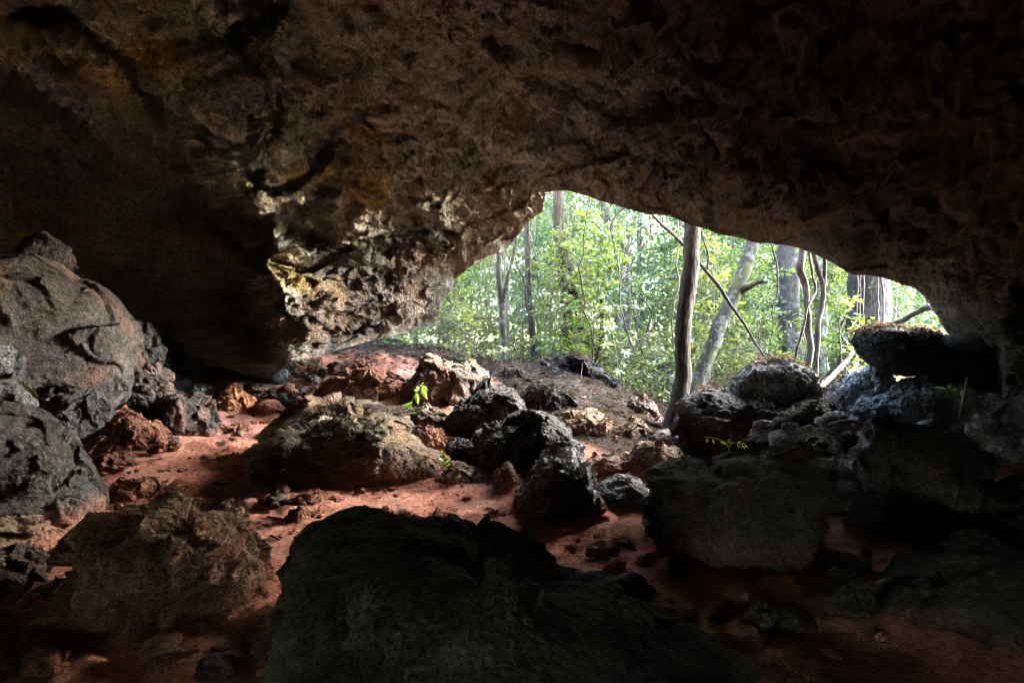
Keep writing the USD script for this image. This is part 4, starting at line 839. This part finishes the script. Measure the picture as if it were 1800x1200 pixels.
def scatter(make, spots, g, scale=(0.8, 1.2)):
    protos = None
    for x, y in spots:
        z = gz(x, y) - 0.05
        px = 900 + 1000 * x / y
        side = 'left of the twin trees' if px < 980 else 'left of the slender brown tree' if px < 1200 else 'right of the slender brown tree' if px < 1500 else 'right of the massive tree'
        far = 'close to the cave mouth' if y < 16 else 'some way back' if y < 24 else 'far back'
        if protos is None:
            protos = make((x, y, z))
            kind = protos.GetCustomData()['label']
            new = protos
        else:
            new = copy_of(protos, (x, y, z), g.uniform(0, 360), g.uniform(*scale))
        tag(new, f'{kind}, {far}, {side}', group=protos.GetCustomData()['group'].split(',')[0] + f', {far}, {side}')


def forest_spots(g, n, d0, d1, az0=-0.42, az1=0.95, near=None):
    out = []
    while len(out) < n:
        d = d0 + (d1 - d0) * g.random() ** 0.9
        a = g.uniform(az0, az1)
        x = a * d
        if near is not None and any((x - p[0]) ** 2 + (d - p[1]) ** 2 < near ** 2 for p in out):
            continue
        out.append((x, d))
    return out


KINDS = [
    ('leafy_sapling', 'leafy green sapling', 'saplings of the forest', 'leaf', dict(seed=1, height=4.6, nb=28, leaf=0.145, spread=1.3, per=(24, 38)), 44, (12.8, 28)),
    ('bright_sapling', 'yellow green sapling', 'yellow green saplings of the forest', 'leaf_bright', dict(seed=2, height=3.8, nb=26, leaf=0.17, spread=1.2, per=(18, 30), narrow=0.52), 44, (12.4, 24)),
    ('feathery_sapling', 'bluish fine-leaved sapling', 'bluish saplings of the forest', 'leaf_blue', dict(seed=3, height=5.6, nb=26, leaf=0.15, spread=1.5, per=(18, 30), narrow=0.3), 24, (14.5, 32)),
    ('tall_sapling', 'tall thin sapling', 'tall thin saplings of the forest', 'leaf', dict(seed=4, height=7.5, nb=30, leaf=0.19, spread=1.5, low=0.4, radius=0.035, per=(12, 20)), 30, (15, 36)),
    ('low_shrub', 'low green shrub', 'shrubs on the forest floor', 'leaf_bright', dict(seed=5, height=1.2, nb=16, leaf=0.13, spread=0.8, low=0.05, radius=0.012, per=(16, 26), narrow=0.46), 60, (12.6, 24)),
]
g = np.random.default_rng(33)
for name, lab, grp, mat, kw, n, (d0, d1) in KINDS:
    stem, lv = sapling_parts(**kw)

    def make(loc, name=name, lab=lab, grp=grp, mat=mat, stem=stem, lv=lv):
        t = thing(name, lab, 'shrub' if 'shrub' in name else 'sapling', loc, grp)
        put('stem', stem, MAT['bark_twig'], str(t.GetPath()))
        put('foliage', lv, MAT[mat], str(t.GetPath()), smooth=False)
        return t
    spots = forest_spots(g, n, d0, d1, -0.33 if d0 < 14 else -0.4, 0.85)
    spots = [(x, y) for x, y in spots if not (x > 2.4 and y < 14.2 and x < 4.6) and y > 13.4 - 0.28 * max(0, x)]
    scatter(make, spots, g)

# slender trunks standing all through the forest
g = np.random.default_rng(41)
for name, lab, grp, mat, r0, n, seed in [('slender_tree', 'slender brownish tree', 'slender trees of the forest', 'bark_twig', 0.04, 22, 5), ('pole_tree', 'very thin brown tree', 'pole trees of the forest', 'bark_twig', 0.03, 16, 6), ('pale_tree', 'pale-barked tree', 'pale trees of the forest', 'bark_pale', 0.12, 7, 7)]:
    gg = np.random.default_rng(seed)
    path = smooth_path([[0, 0, -0.3], [0.12, 0.05, 2.0], [0.02, -0.05, 4.2], [0.35, 0.1, 7.0], [0.2, 0.2, 10.5]], 40)
    trunk = tube(path, np.linspace(r0 * 1.25, r0 * 0.5, 40), 8, rough=0.15, seed=seed)
    crown = cat([blob_leaves(gg, path[-1] + gg.normal(0, 1, 3) * [1.1, 1.1, 1.2] - [0, 0, 0.8], 1.2, 130, 0.19) for _ in range(7)])
    tw = [tube(smooth_path([path[k], path[k] + gg.normal(0, 0.5, 3) + [0, 0, 0.5]], 5), np.linspace(r0 * 0.35, r0 * 0.1, 5), 4, cap=False) for k in range(8, 38, 3)]
    trunk = cat([trunk] + tw)

    def make(loc, name=name, lab=lab, grp=grp, mat=mat, trunk=trunk, crown=crown):
        t = thing(name, lab, 'tree', loc, grp)
        put('trunk', trunk, MAT[mat], str(t.GetPath()))
        put('crown', crown, MAT['leaf'], str(t.GetPath()), smooth=False)
        return t
    scatter(make, forest_spots(g, n, 15.0 if r0 < 0.1 else 21, 38, -0.3 if r0 < 0.1 else 0.08, 0.85, 0.7), g, (0.8, 1.15))

# distant foliage closing the view
g = np.random.default_rng(51)
pi = UsdGeom.PointInstancer.Define(stage, '/World/distant_foliage')
tag(pi.GetPrim(), 'mass of leaves closing the view deep in the forest', 'foliage', kind='stuff')
paths = []
for k, m in enumerate(('leaf', 'leaf_blue', 'leaf')):
    p = put('leaf_clump', blob_leaves(g, np.zeros(3), 1.35, 330, 0.19, 0.8), MAT[m], '/World/distant_foliage', smooth=False)
    paths.append(p.GetPath())
N = 2800
d = 22 + 30 * g.random(N) ** 0.9
x = d * g.uniform(-0.5, 1.05, N)
h = 13.5 * g.random(N) ** 0.85
pos = np.stack([x, d, ground_z(x, d, False) + h], -1)
pi.CreatePrototypesRel().SetTargets(paths)
pi.CreateProtoIndicesAttr(Vt.IntArray.FromNumpy(g.integers(0, 3, N).astype(np.int32)))
pi.CreatePositionsAttr(Vt.Vec3fArray.FromNumpy(pos.astype(np.float32)))
q = g.normal(size=(N, 4))
q /= np.linalg.norm(q, axis=1, keepdims=True)
pi.CreateOrientationsAttr(Vt.QuathArray([Gf.Quath(*map(float, r)) for r in q]))
pi.CreateScalesAttr(Vt.Vec3fArray.FromNumpy(np.repeat(g.uniform(0.7, 1.4, (N, 1)), 3, 1).astype(np.float32)))


# ------------------------------------------------------------------ the trees one can tell apart
def big_tree(name, label, pts, mat, sides=20, crown=0, leafmat='leaf', roots=(), rough=0.16, bark=0.1, extra=(), crown_size=2.2, n=70, seed=1):
    """pts: (px, py, d, half width in px) from the foot upwards; the trunk goes on above the last one."""
    P = np.array([at(*q[:3]) for q in pts])
    R = np.array([q[3] / 1000 * q[2] for q in pts])
    base = P[0].copy()
    zfoot = gz(base[0], base[1])
    foot = base - (P[1] - P[0]) * 0.0 + [0, 0, min(-0.25, zfoot - 0.25 - base[2])]
    P, R = np.vstack([foot, P]), np.r_[R[0] * 1.12, R]
    d = unit(P[-1] - P[-2])
    d[2] = max(d[2], 0.8)
    if crown:
        up = P[-1] + unit(d) * crown
        P, R = np.vstack([P, up]), np.r_[R, R[-1] * 0.6]
    sides, n = int(sides * 2.2), n * 3
    path = smooth_path(np.c_[P, R], n)
    path[:, 3] *= 1 + 0.75 * np.exp(-np.maximum(path[:, 2] - zfoot, 0) / 0.22)
    path[:, :3] += (np.stack([fbm(path[:, :3] * 1.3, 4, seed + k) for k in range(3)], -1) - 0.5) * np.array([0.22, 0.1, 0]) * min(1, R.max() * 5)
    t = thing(name, label, 'tree', base)
    T = str(t.GetPath())
    tr = [tube(path[:, :3] - base, path[:, 3], sides, rough, seed, bark)]
    for r in extra:
        q = smooth_path(np.array([at(*e[:3]) for e in r]), 24)
        tr.append(tube(q - base, np.linspace(r[0][3] / 1000 * r[0][2], r[-1][3] / 1000 * r[-1][2], 24), 8, 0.2, seed + 1))
    put('trunk', cat(tr), MAT[mat], T)
    for r in roots:
        q = smooth_path(np.array([at(*e[:3]) for e in r]), 18)
        rad = np.linspace(r[0][3] / 1000 * r[0][2], r[-1][3] / 1000 * r[-1][2], 18)
        q[:, 2] = np.maximum(q[:, 2], ground_z(q[:, 0], q[:, 1]) + 0.55 * rad)
        put('root', tube(q - base, np.linspace(r[0][3] / 1000 * r[0][2], r[-1][3] / 1000 * r[-1][2], 18), 8, 0.3, seed + 2), MAT[mat], T)
    if crown:
        gg = np.random.default_rng(seed + 60)
        c = path[-1, :3] - base
        limbs, lv = [], []
        for k in range(7):
            e = c + gg.normal(0, 1, 3) * crown_size * np.array([0.7, 0.7, 0.35])
            limbs.append(tube(smooth_path([path[-24 + 3 * k, :3] - base, (c + e) / 2 + [0, 0, 0.3], e], 8), np.linspace(path[-1, 3] * 0.6, 0.012, 8), 5, cap=False))
            lv.append(blob_leaves(gg, e, crown_size * 0.5, 150, 0.17))
        put('limbs', cat(limbs), MAT[mat], T)
        put('crown', cat(lv), MAT[leafmat], T, smooth=False)
    return t


big_tree('brown_tree', 'slender brown tree rooted at the edge of the leafy bank, nearest to the cave', [(1181, 768, 10.35, 20), (1187, 735, 10.35, 15), (1198, 660, 10.4, 13.5), (1206, 560, 10.4, 13), (1212, 470, 10.5, 13.5), (1217, 390, 10.6, 13), (1222, 300, 10.7, 12)], 'bark_brown', 28, crown=4.5, bark=0.14, seed=2,
         roots=[[(1178, 758, 10.25, 10), (1165, 778, 10.0, 8), (1157, 800, 9.7, 5), (1150, 812, 9.5, 2)], [(1185, 760, 10.2, 10), (1187, 785, 10.0, 8), (1188, 800, 9.8, 4), (1192, 812, 9.6, 2)], [(1176, 760, 10.35, 8), (1150, 767, 10.3, 6), (1120, 764, 10.3, 4), (1095, 768, 10.2, 2)], [(1190, 764, 10.2, 8), (1203, 772, 10.0, 6), (1215, 782, 9.8, 3)]])
big_tree('leaning_tree', 'leaning lichen-spotted tree behind the slender brown tree', [(1218, 695, 12.4, 15), (1236, 645, 12.4, 12.5), (1258, 595, 12.4, 11.5), (1286, 535, 12.5, 11), (1308, 475, 12.6, 11), (1325, 425, 12.7, 11), (1352, 340, 12.9, 10)], 'bark_pale', 24, crown=4, seed=3,
         extra=[[(1302, 512, 12.5, 7), (1322, 500, 12.2, 5), (1340, 494, 12.0, 5), (1350, 496, 11.9, 3)]])
big_tree('massive_tree', 'massive straight tree behind the flat tilted slab, hung with strings of vine', [(1512, 665, 13.6, 44), (1518, 630, 13.6, 36), (1524, 580, 13.6, 33), (1527, 520, 13.6, 32), (1528, 460, 13.6, 32), (1528, 380, 13.6, 31)], 'bark_grey', 40, crown=5, rough=0.1, bark=0.12, seed=4,
         roots=[[(1490, 640, 13.4, 10), (1470, 668, 13.2, 7), (1455, 690, 13.0, 4)], [(1520, 640, 13.2, 12), (1530, 668, 13.0, 8), (1538, 690, 12.8, 4)]])
big_tree('reddish_tree', 'reddish grey trunk seen between the leaning tree and the dark twisted liana', [(1389, 660, 17.0, 20), (1388, 610, 17.0, 18), (1387, 540, 17.0, 17), (1386, 470, 17.0, 16), (1385, 400, 17.0, 16)], 'bark_grey', 22, crown=4, seed=5)
big_tree('mottled_tree', 'pale mottled trunk just right of the dark twisted liana', [(1444, 660, 15.5, 11), (1443, 600, 15.5, 10), (1441, 520, 15.5, 9), (1440, 450, 15.5, 9), (1440, 380, 15.5, 9)], 'bark_pale', 18, crown=4, seed=6)
big_tree('bent_tree', 'pale tree bent at an elbow, high in the left half of the opening', [(1096, 650, 19.0, 9), (1098, 600, 19.0, 9), (1101, 520, 19.0, 9), (1102, 460, 18.8, 9), (1098, 438, 18.6, 10), (1082, 412, 18.2, 10), (1070, 385, 18.0, 9), (1060, 350, 17.8, 8), (1046, 290, 17.5, 8)], 'bark_pale', 18, crown=3, seed=7)
big_tree('forked_tree', 'light thin tree forking near its top at the left of the opening', [(888, 645, 14.6, 7), (886, 600, 14.6, 5.5), (884, 560, 14.6, 5.5), (880, 510, 14.6, 5.5), (878, 470, 14.6, 5), (876, 420, 14.6, 5)], 'bark_pale', 14, crown=3, seed=8,
         extra=[[(883, 530, 14.6, 5), (892, 490, 14.4, 4), (902, 450, 14.3, 3.5), (910, 400, 14.2, 3)]])
big_tree('dark_tree', 'dark bluish thin tree left of the twin trees', [(940, 632, 16.8, 7), (937, 590, 16.8, 6), (932, 540, 16.8, 5.5), (929, 490, 16.8, 5), (927, 420, 16.8, 5)], 'bark_dark', 14, crown=3, seed=9)
big_tree('twin_tree', 'brown trunk of the twin trees wrapped in creepers, the straighter one', [(1008, 650, 15.8, 11), (1002, 600, 15.8, 9), (996, 540, 15.8, 8), (990, 480, 15.8, 9), (984, 430, 15.8, 8), (980, 360, 15.8, 8)], 'bark_brown', 16, crown=3, seed=10,
         extra=[[(1000, 640, 15.6, 3), (990, 560, 15.6, 2.4), (998, 500, 15.6, 2), (986, 430, 15.6, 2)], [(1016, 645, 15.6, 3), (1006, 580, 15.5, 2), (1000, 520, 15.5, 2), (992, 440, 15.6, 2)]])
big_tree('twin_tree', 'slanting trunk of the twin trees, leaning against the straighter one', [(1046, 655, 15.9, 14), (1040, 620, 15.9, 11), (1028, 580, 15.9, 9), (1012, 530, 15.9, 8), (998, 475, 15.9, 7), (990, 420, 15.9, 7)], 'bark_brown', 16, crown=2.5, seed=11,
         roots=[[(1040, 630, 15.7, 6), (1030, 650, 15.5, 5), (1024, 664, 15.3, 3)], [(1052, 625, 15.8, 6), (1056, 600, 15.8, 4), (1058, 560, 15.8, 3), (1056, 520, 15.8, 2)]])


def liana(name, label, pts, mat, sides=8, n=60, wob=0.0, seed=0, group=None, extra=()):
    P = np.array([at(*q[:3]) for q in pts])
    R = np.array([q[3] / 1000 * q[2] for q in pts])
    path = smooth_path(np.c_[P, R], n)
    if wob:
        path[:, :3] += (np.stack([fbm(path[:, :3] * 2.3, 3, seed + k) for k in range(3)], -1) - 0.5) * wob
    parts = [tube(path[:, :3], path[:, 3], sides, 0.25, seed)]
    for r in extra:
        q = smooth_path(np.array([at(*e[:3]) for e in r]), 30)
        parts.append(tube(q, np.linspace(r[0][3] / 1000 * r[0][2], r[-1][3] / 1000 * r[-1][2], 30), 6, 0.25, seed))
    return tag(put(name, cat(parts), MAT[mat]), label, 'vine', group)


liana('liana', 'straight dark liana slanting down behind the slender brown tree', [(1120, 345, 11.3, 2.2), (1155, 385, 11.3, 2.5), (1205, 436, 11.3, 2.8), (1245, 482, 11.2, 3.1), (1270, 515, 11.1, 3.1), (1300, 560, 11.0, 2.5), (1325, 598, 10.9, 2.2), (1352, 640, 10.6, 1.9)], 'bark_dark', wob=0.1, seed=3,
      extra=[[(1242, 478, 11.2, 1.9), (1245, 450, 11.2, 1.6), (1238, 425, 11.2, 1.5), (1232, 400, 11.2, 1.4), (1230, 340, 11.2, 1.2)]])
liana('liana', 'thick dark twisted liana hanging right of the reddish trunk', [(1412, 360, 11.4, 5), (1411, 440, 11.4, 5.5), (1406, 470, 11.3, 6), (1416, 505, 11.3, 5.5), (1419, 545, 11.2, 5), (1421, 580, 11.2, 6), (1424, 610, 11.1, 5), (1421, 650, 11.0, 5), (1420, 690, 10.8, 5)], 'bark_dark', 10, wob=0.08, seed=4)
liana('liana', 'thin wavy liana winding round the thick dark twisted one', [(1426, 380, 11.2, 2.4), (1423, 450, 11.2, 2.4), (1428, 480, 11.2, 2.4), (1433, 510, 11.2, 2.2), (1420, 540, 11.0, 2.2), (1412, 575, 11.0, 2), (1403, 605, 11.0, 2), (1398, 640, 11.0, 2), (1398, 670, 10.9, 2)], 'bark_dark', wob=0.12, seed=5)
liana('liana', 'reddish brown liana forking in front of the pale mottled trunk', [(1426, 370, 11.6, 3), (1430, 445, 11.6, 4), (1441, 480, 11.6, 4.5), (1447, 500, 11.6, 4), (1444, 540, 11.6, 4), (1437, 575, 11.5, 4.5), (1436, 620, 11.4, 4), (1433, 680, 11.2, 4)], 'bark_brown', wob=0.06, seed=6, extra=[[(1448, 505, 11.6, 3.5), (1450, 470, 11.6, 3.2), (1449, 400, 11.6, 3)]])
liana('liana', 'pale curved stem bowing down from the massive tree to the rocks', [(1506, 600, 12.6, 3), (1496, 620, 12.3, 4), (1482, 640, 12.0, 4.5), (1462, 662, 11.6, 5), (1440, 682, 11.2, 5), (1420, 700, 10.8, 5)], 'bark_twig', wob=0.05, seed=7)
liana('dead_branch', 'bare grey branch above the flat tilted slab', [(1540, 592, 12.0, 4), (1565, 574, 11.5, 5), (1590, 562, 11.0, 5), (1612, 549, 10.5, 4.5), (1630, 540, 10.2, 6), (1642, 546, 10.0, 3)], 'bark_grey', wob=0.04, seed=8)
tag(stage.GetPrimAtPath('/World/dead_branch'), category='branch')
g = np.random.default_rng(61)
for i in range(22):
    px, d = g.uniform(785, 1640), g.uniform(11.8, 20)
    if px < 960:
        d = g.uniform(14, 19)
    py0, py1 = 250, g.uniform(560, 660)
    pts = [(px + g.normal(0, 14), py0 + (py1 - py0) * u, d, g.uniform(0.9, 1.8)) for u in np.linspace(0, 1, 6)]
    liana('thin_vine', 'thin bare vine hanging through the forest', pts, 'bark_twig' if i % 3 else 'bark_dark', 5, 30, 0.25, 70 + i, 'thin vines of the forest')
for k, px in enumerate((1507, 1512, 1518, 1541, 1549)):
    liana('vine_string', ['pale strings of vine hanging down the massive tree'][0], [(px - 3, 400, 13.05, 1.6), (px, 480, 13.05, 1.8), (px + (4 if k > 2 else -1), 560, 13.05, 1.6), (px + (9 if k > 2 else 2), 640, 13.0, 1.4)], 'bark_twig', 5, 30, 0.1, 90 + k, 'strings of vine on the massive tree')

# tangled bare brush at the left of the opening
g = np.random.default_rng(71)
parts = []
for i in range(30):
    a, ln = g.uniform(0, 6.28), g.uniform(0.8, 2.6)
    o = np.array([g.normal(0, 0.5), g.normal(0, 0.4), -0.1])
    e = o + [np.cos(a) * ln * 0.6, np.sin(a) * ln * 0.5, ln * g.uniform(0.5, 1.0)]
    m = (o + e) / 2 + g.normal(0, 0.2, 3) + [0, 0, 0.25]
    parts.append(tube(smooth_path([o, m, e, e + g.normal(0, 0.3, 3) - [0, 0, 0.25]], 10), np.linspace(0.010, 0.003, 10), 4, cap=False))
brush = cat(parts)
first = None
for i, (px, d) in enumerate([(800, 15.2), (840, 16.8), (960, 16.2), (1040, 15.5), (1280, 13.5), (1180, 15.5), (720, 17.5)]):
    x = (px - 900) / 1000 * d
    loc = (x, d, gz(x, d))
    if first is None:
        first = thing('bare_brush', 'tangle of bare brown stems on the forest floor', 'brush', loc, 'bare brush of the forest floor')
        put('stems', brush, MAT['bark_twig'], str(first.GetPath()))
    else:
        copy_of(first, loc, g.uniform(0, 360), g.uniform(0.7, 1.2))


# ------------------------------------------------------------------ little plants
def plant(name, label, stems, leaves, mat, category='plant', twig=1.0):
    """stems: lists of (px, py, d); leaves: (px, py, d, towards px, towards py, width px)."""
    base = at(*stems[0][0])
    t = thing(name, label, category, base)
    T = str(t.GetPath())
    put('stem', cat([tube(smooth_path(np.array([at(*e) for e in s]), 12) - base, np.linspace(0.006 * twig, 0.003 * twig, 12), 5) for s in stems]), MAT['bark_twig'] if twig < 1 else MAT[mat], T)
    g = np.random.default_rng(abs(hash(name)) % 97 if False else len(label))
    for px, py, d, tx, ty, wpx in leaves:
        a, b = at(px, py, d), at(tx, ty, d - 0.05 + g.normal(0, 0.04))
        L = np.linalg.norm(b - a)
        v, f = leaf_mesh([a - base], [b - a], [unit(np.array([g.normal(0, 0.25), -0.75, 0.6]))], [L], [wpx / 1000 * d], 0.12, 0.08)
        put('leaf', (v, f), MAT[mat], T, smooth=False)
    return t


plant('seedling', 'tall bright green seedling before the angular purple brown block', [[(722, 722, 8.95), (724, 705, 8.95), (732, 690, 8.95), (740, 678, 8.95)]],
      [(740, 680, 8.95, 752, 703, 9), (740, 678, 8.95, 744, 672, 8), (738, 684, 8.95, 728, 686, 7), (732, 690, 8.95, 735, 712, 9), (741, 678, 8.95, 752, 686, 8), (738, 682, 8.95, 731, 679, 6), (726, 706, 8.95, 712, 714, 7), (724, 710, 8.95, 707, 711, 5), (724, 712, 8.95, 716, 719, 5)], 'leaf_fresh')
plant('fern', 'tiny bright fern at the right end of the broad moss-topped boulder', [[(782, 820, 7.1), (780, 808, 7.05), (776, 798, 7.0)]],
      [(782, 815, 7.0, 790, 806, 5), (780, 808, 7.0, 770, 805, 5), (780, 806, 7.0, 790, 800, 5), (778, 800, 7.0, 771, 797, 4), (776, 798, 7.0, 778, 789, 4), (783, 818, 7.0, 795, 817, 5), (782, 816, 7.0, 772, 815, 5)], 'leaf_fresh')
plant('sprig', 'drooping green sprig on the crest of the largest dark boulder', [[(1284, 800, 5.26), (1280, 785, 5.21), (1270, 775, 5.16), (1240, 768, 5.11)], [(1281, 786, 5.21), (1292, 778, 5.16), (1312, 783, 5.11)]],
      [(1278, 780, 5.16, 1284, 770, 7), (1278, 780, 5.16, 1266, 776, 7), (1280, 780, 5.16, 1292, 775, 7), (1296, 779, 5.16, 1300, 788, 4), (1300, 780, 5.16, 1305, 789, 4), (1304, 781, 5.16, 1310, 789, 4), (1308, 782, 5.16, 1316, 787, 4), (1296, 779, 5.16, 1303, 775, 4), (1302, 780, 5.16, 1310, 777, 4), (1252, 771, 5.14, 1256, 781, 4), (1244, 769, 5.11, 1242, 779, 4)], 'leaf_fresh')
plant('herb', 'bright rounded leaves growing among the roots under the flat tilted slab', [[(1682, 705, 7.55), (1676, 690, 7.5), (1668, 680, 7.5)], [(1682, 705, 7.55), (1690, 695, 7.5)]],
      [(1664, 684, 7.5, 1652, 681, 7), (1668, 684, 7.5, 1671, 673, 9), (1672, 688, 7.5, 1684, 684, 8), (1688, 694, 7.5, 1692, 688, 8), (1660, 682, 7.5, 1642, 680, 5), (1678, 688, 7.5, 1680, 680, 6)], 'leaf_fresh')
plant('fern', 'small green fern beside the two bluish stones at the left edge', [[(32, 668, 6.5), (44, 676, 6.45), (58, 686, 6.4), (66, 690, 6.4)]],
      [(36 + 4 * k, 668 + 3.2 * k, 6.45, 36 + 4 * k + (4 if s > 0 else -1), 668 + 3.2 * k + 8 * s + 2, 3) for k in range(8) for s in (-1, 1)], 'leaf')
g = np.random.default_rng(83)


def whorls(tips, n, size, width):
    out = []
    for px, py, d in tips:
        for k in range(n):
            a = 2 * math.pi * (k + g.uniform(-0.3, 0.3)) / n
            l_ = size * g.uniform(0.7, 1.2)
            out.append((px, py, d, px + l_ * math.cos(a), py - l_ * 0.6 * math.sin(a) + 2, width * g.uniform(0.8, 1.2)))
    return out


plant('broadleaf_plant', 'sunlit plant with whorls of pale leaves left of the slender brown tree', [[(1082, 690, 12.6), (1086, 640, 12.6), (1078, 590, 12.6), (1070, 540, 12.6)], [(1086, 650, 12.6), (1100, 618, 12.5)], [(1084, 628, 12.6), (1066, 604, 12.55)]],
      whorls([(1070, 540, 12.6), (1066, 604, 12.55), (1100, 618, 12.5), (1074, 572, 12.6), (1088, 652, 12.55)], 6, 13, 5), 'leaf_pale')
plant('broadleaf_plant', 'small plant with yellowish leaves at the left end of the leafy bank', [[(868, 650, 13.0), (866, 620, 13.0), (864, 592, 13.0)], [(868, 648, 13.0), (886, 612, 13.0)]],
      whorls([(864, 592, 13.0), (886, 612, 13.0), (866, 616, 13.0)], 5, 13, 6), 'leaf_pale')
g = np.random.default_rng(81)
stem, lv = sapling_parts(seed=9, height=0.75, nb=9, leaf=0.14, spread=0.4, low=0.1, radius=0.008, per=(6, 11), narrow=0.4)
first = None
for px, d in [(1075, 13.2), (1095, 13.6), (1120, 13.2), (1140, 12.8), (1155, 13.4), (1110, 14.2), (1165, 12.4), (700, 15.0), (660, 15.5), (735, 14.6), (1580, 10.8), (1620, 10.4), (1660, 10.2), (1640, 11.2), (1690, 10.0), (1500, 11.8)]:
    x = (px - 900) / 1000 * d
    loc = (x, d, max(gz(x, d), 0.0))
    if first is None:
        first = thing('undergrowth_plant', 'small leafy plant sprouting at the cave mouth', 'plant', loc, 'leafy plants at the cave mouth')
        put('stem', stem, MAT['bark_twig'], str(first.GetPath()))
        put('foliage', lv, MAT['leaf_bright'], str(first.GetPath()), smooth=False)
    else:
        copy_of(first, loc, g.uniform(0, 360), g.uniform(0.8, 1.7))

# ------------------------------------------------------------------ dead leaves, twigs and roots
g = np.random.default_rng(91)
n = 26000
d = g.uniform(8.6, 19, n)
x = d * g.uniform(-0.42, 0.78, n)
keep = g.random(n) < litter_amount(x, d) * np.clip(0.25 + 1.2 * fbm(np.stack([x, d, 0 * x], -1) * 0.8, 3, 2), 0, 1)
n2 = 1100
xr, dr = g.uniform(3.2, 6.8, n2), g.uniform(6.2, 9.6, n2)
x, d, big = np.r_[x[keep], xr], np.r_[d[keep], dr], np.r_[np.ones(keep.sum()), np.full(n2, 0.55)]
p = np.stack([x, d, top_z(x, d) + g.uniform(0.0, 0.03, len(x))], -1)
a = g.uniform(0, 6.28, len(x))
dirs = np.stack([np.cos(a), np.sin(a), g.normal(0, 0.3, len(x))], -1)
s = (0.04 + 0.13 * g.random(len(x)) ** 1.6) * big
tag(put('leaf_litter', leaf_mesh(p, dirs, g.normal(size=(len(x), 3)) * 0.45 + [0, 0, 1], s, s * 0.5, 0.25, 0.2), MAT['litter'], smooth=False), 'dead leaves covering the bank at the cave mouth', 'leaf litter', kind='stuff')
parts = []
for i in range(420):
    if i < 200:
        x0, y0 = g.uniform(3.6, 6.7), g.uniform(6.3, 9.2)
    else:
        y0 = g.uniform(9, 14)
        x0 = y0 * g.uniform(-0.3, 0.35)
        if litter_amount(np.array([x0]), np.array([y0]))[0] < 0.4:
            continue
    a, ln = g.uniform(0, 6.28), g.uniform(0.25, 1.0)
    u = np.linspace(-0.5, 0.5, 9)
    bend = g.normal(0, 0.35)
    xs = x0 + ln * (u * np.cos(a) - bend * u * u * np.sin(a))
    ys = y0 + ln * (u * np.sin(a) + bend * u * u * np.cos(a))
    zs = top_z(xs, ys)
    zs = np.convolve(np.r_[zs[0], zs, zs[-1]], [0.25, 0.5, 0.25], 'valid') + 0.015
    if np.ptp(zs) > 0.6:
        continue
    r = g.uniform(0.003, 0.010)
    parts.append(tube(np.stack([xs, ys, zs], -1), np.linspace(r, r * 0.4, 9), 5, cap=False))
tag(put('twigs', cat(parts), MAT['bark_twig']), 'twigs and rootlets lying on the rocks and the leafy bank', 'twigs', kind='stuff')
for label, pts in [('pale hanging root in front of the flat tilted slab, at its right end', [(1700, 662, 7.4, 2), (1696, 690, 7.3, 2.2), (1690, 715, 7.2, 2), (1686, 735, 7.15, 1.6)]),
                   ('knotted root reaching from the right wall down to the slate rock', [(1770, 706, 7.0, 4), (1750, 722, 6.8, 3.5), (1728, 735, 6.6, 3.5), (1712, 752, 6.4, 3)]),
                   ('pale curled root over the dark stones left of the tall pale-rimmed boulder', [(1458, 748, 7.0, 3), (1480, 742, 6.9, 4), (1502, 740, 6.8, 4), (1518, 750, 6.7, 2.5)])]:
    P = smooth_path(np.array([[*at(*q[:3]), q[3] / 1000 * q[2]] for q in pts]), 24)
    tag(put('root', tube(P[:, :3], P[:, 3], 7, 0.35, 5), MAT['bark_twig']), label, 'root')
for label, pts in [('crooked dark twig on the red floor left of the huge foreground boulder', [(470, 912), (485, 916), (498, 918), (508, 921)]), ('second, shorter dark twig on the red floor, nearer to the huge foreground boulder', [(476, 944), (484, 948), (492, 953)])]:
    P = []
    for px, py in pts:
        d = 1.7 / (py - 600) * 1000
        xx = (px - 900) / 1000 * d
        P.append([xx, d, gz(xx, d) + 0.012])
    tag(put('twig', tube(smooth_path(np.array(P), 14), np.linspace(0.009, 0.005, 14), 6, 0.3, 3), MAT['bark_dark']), label, 'twig')
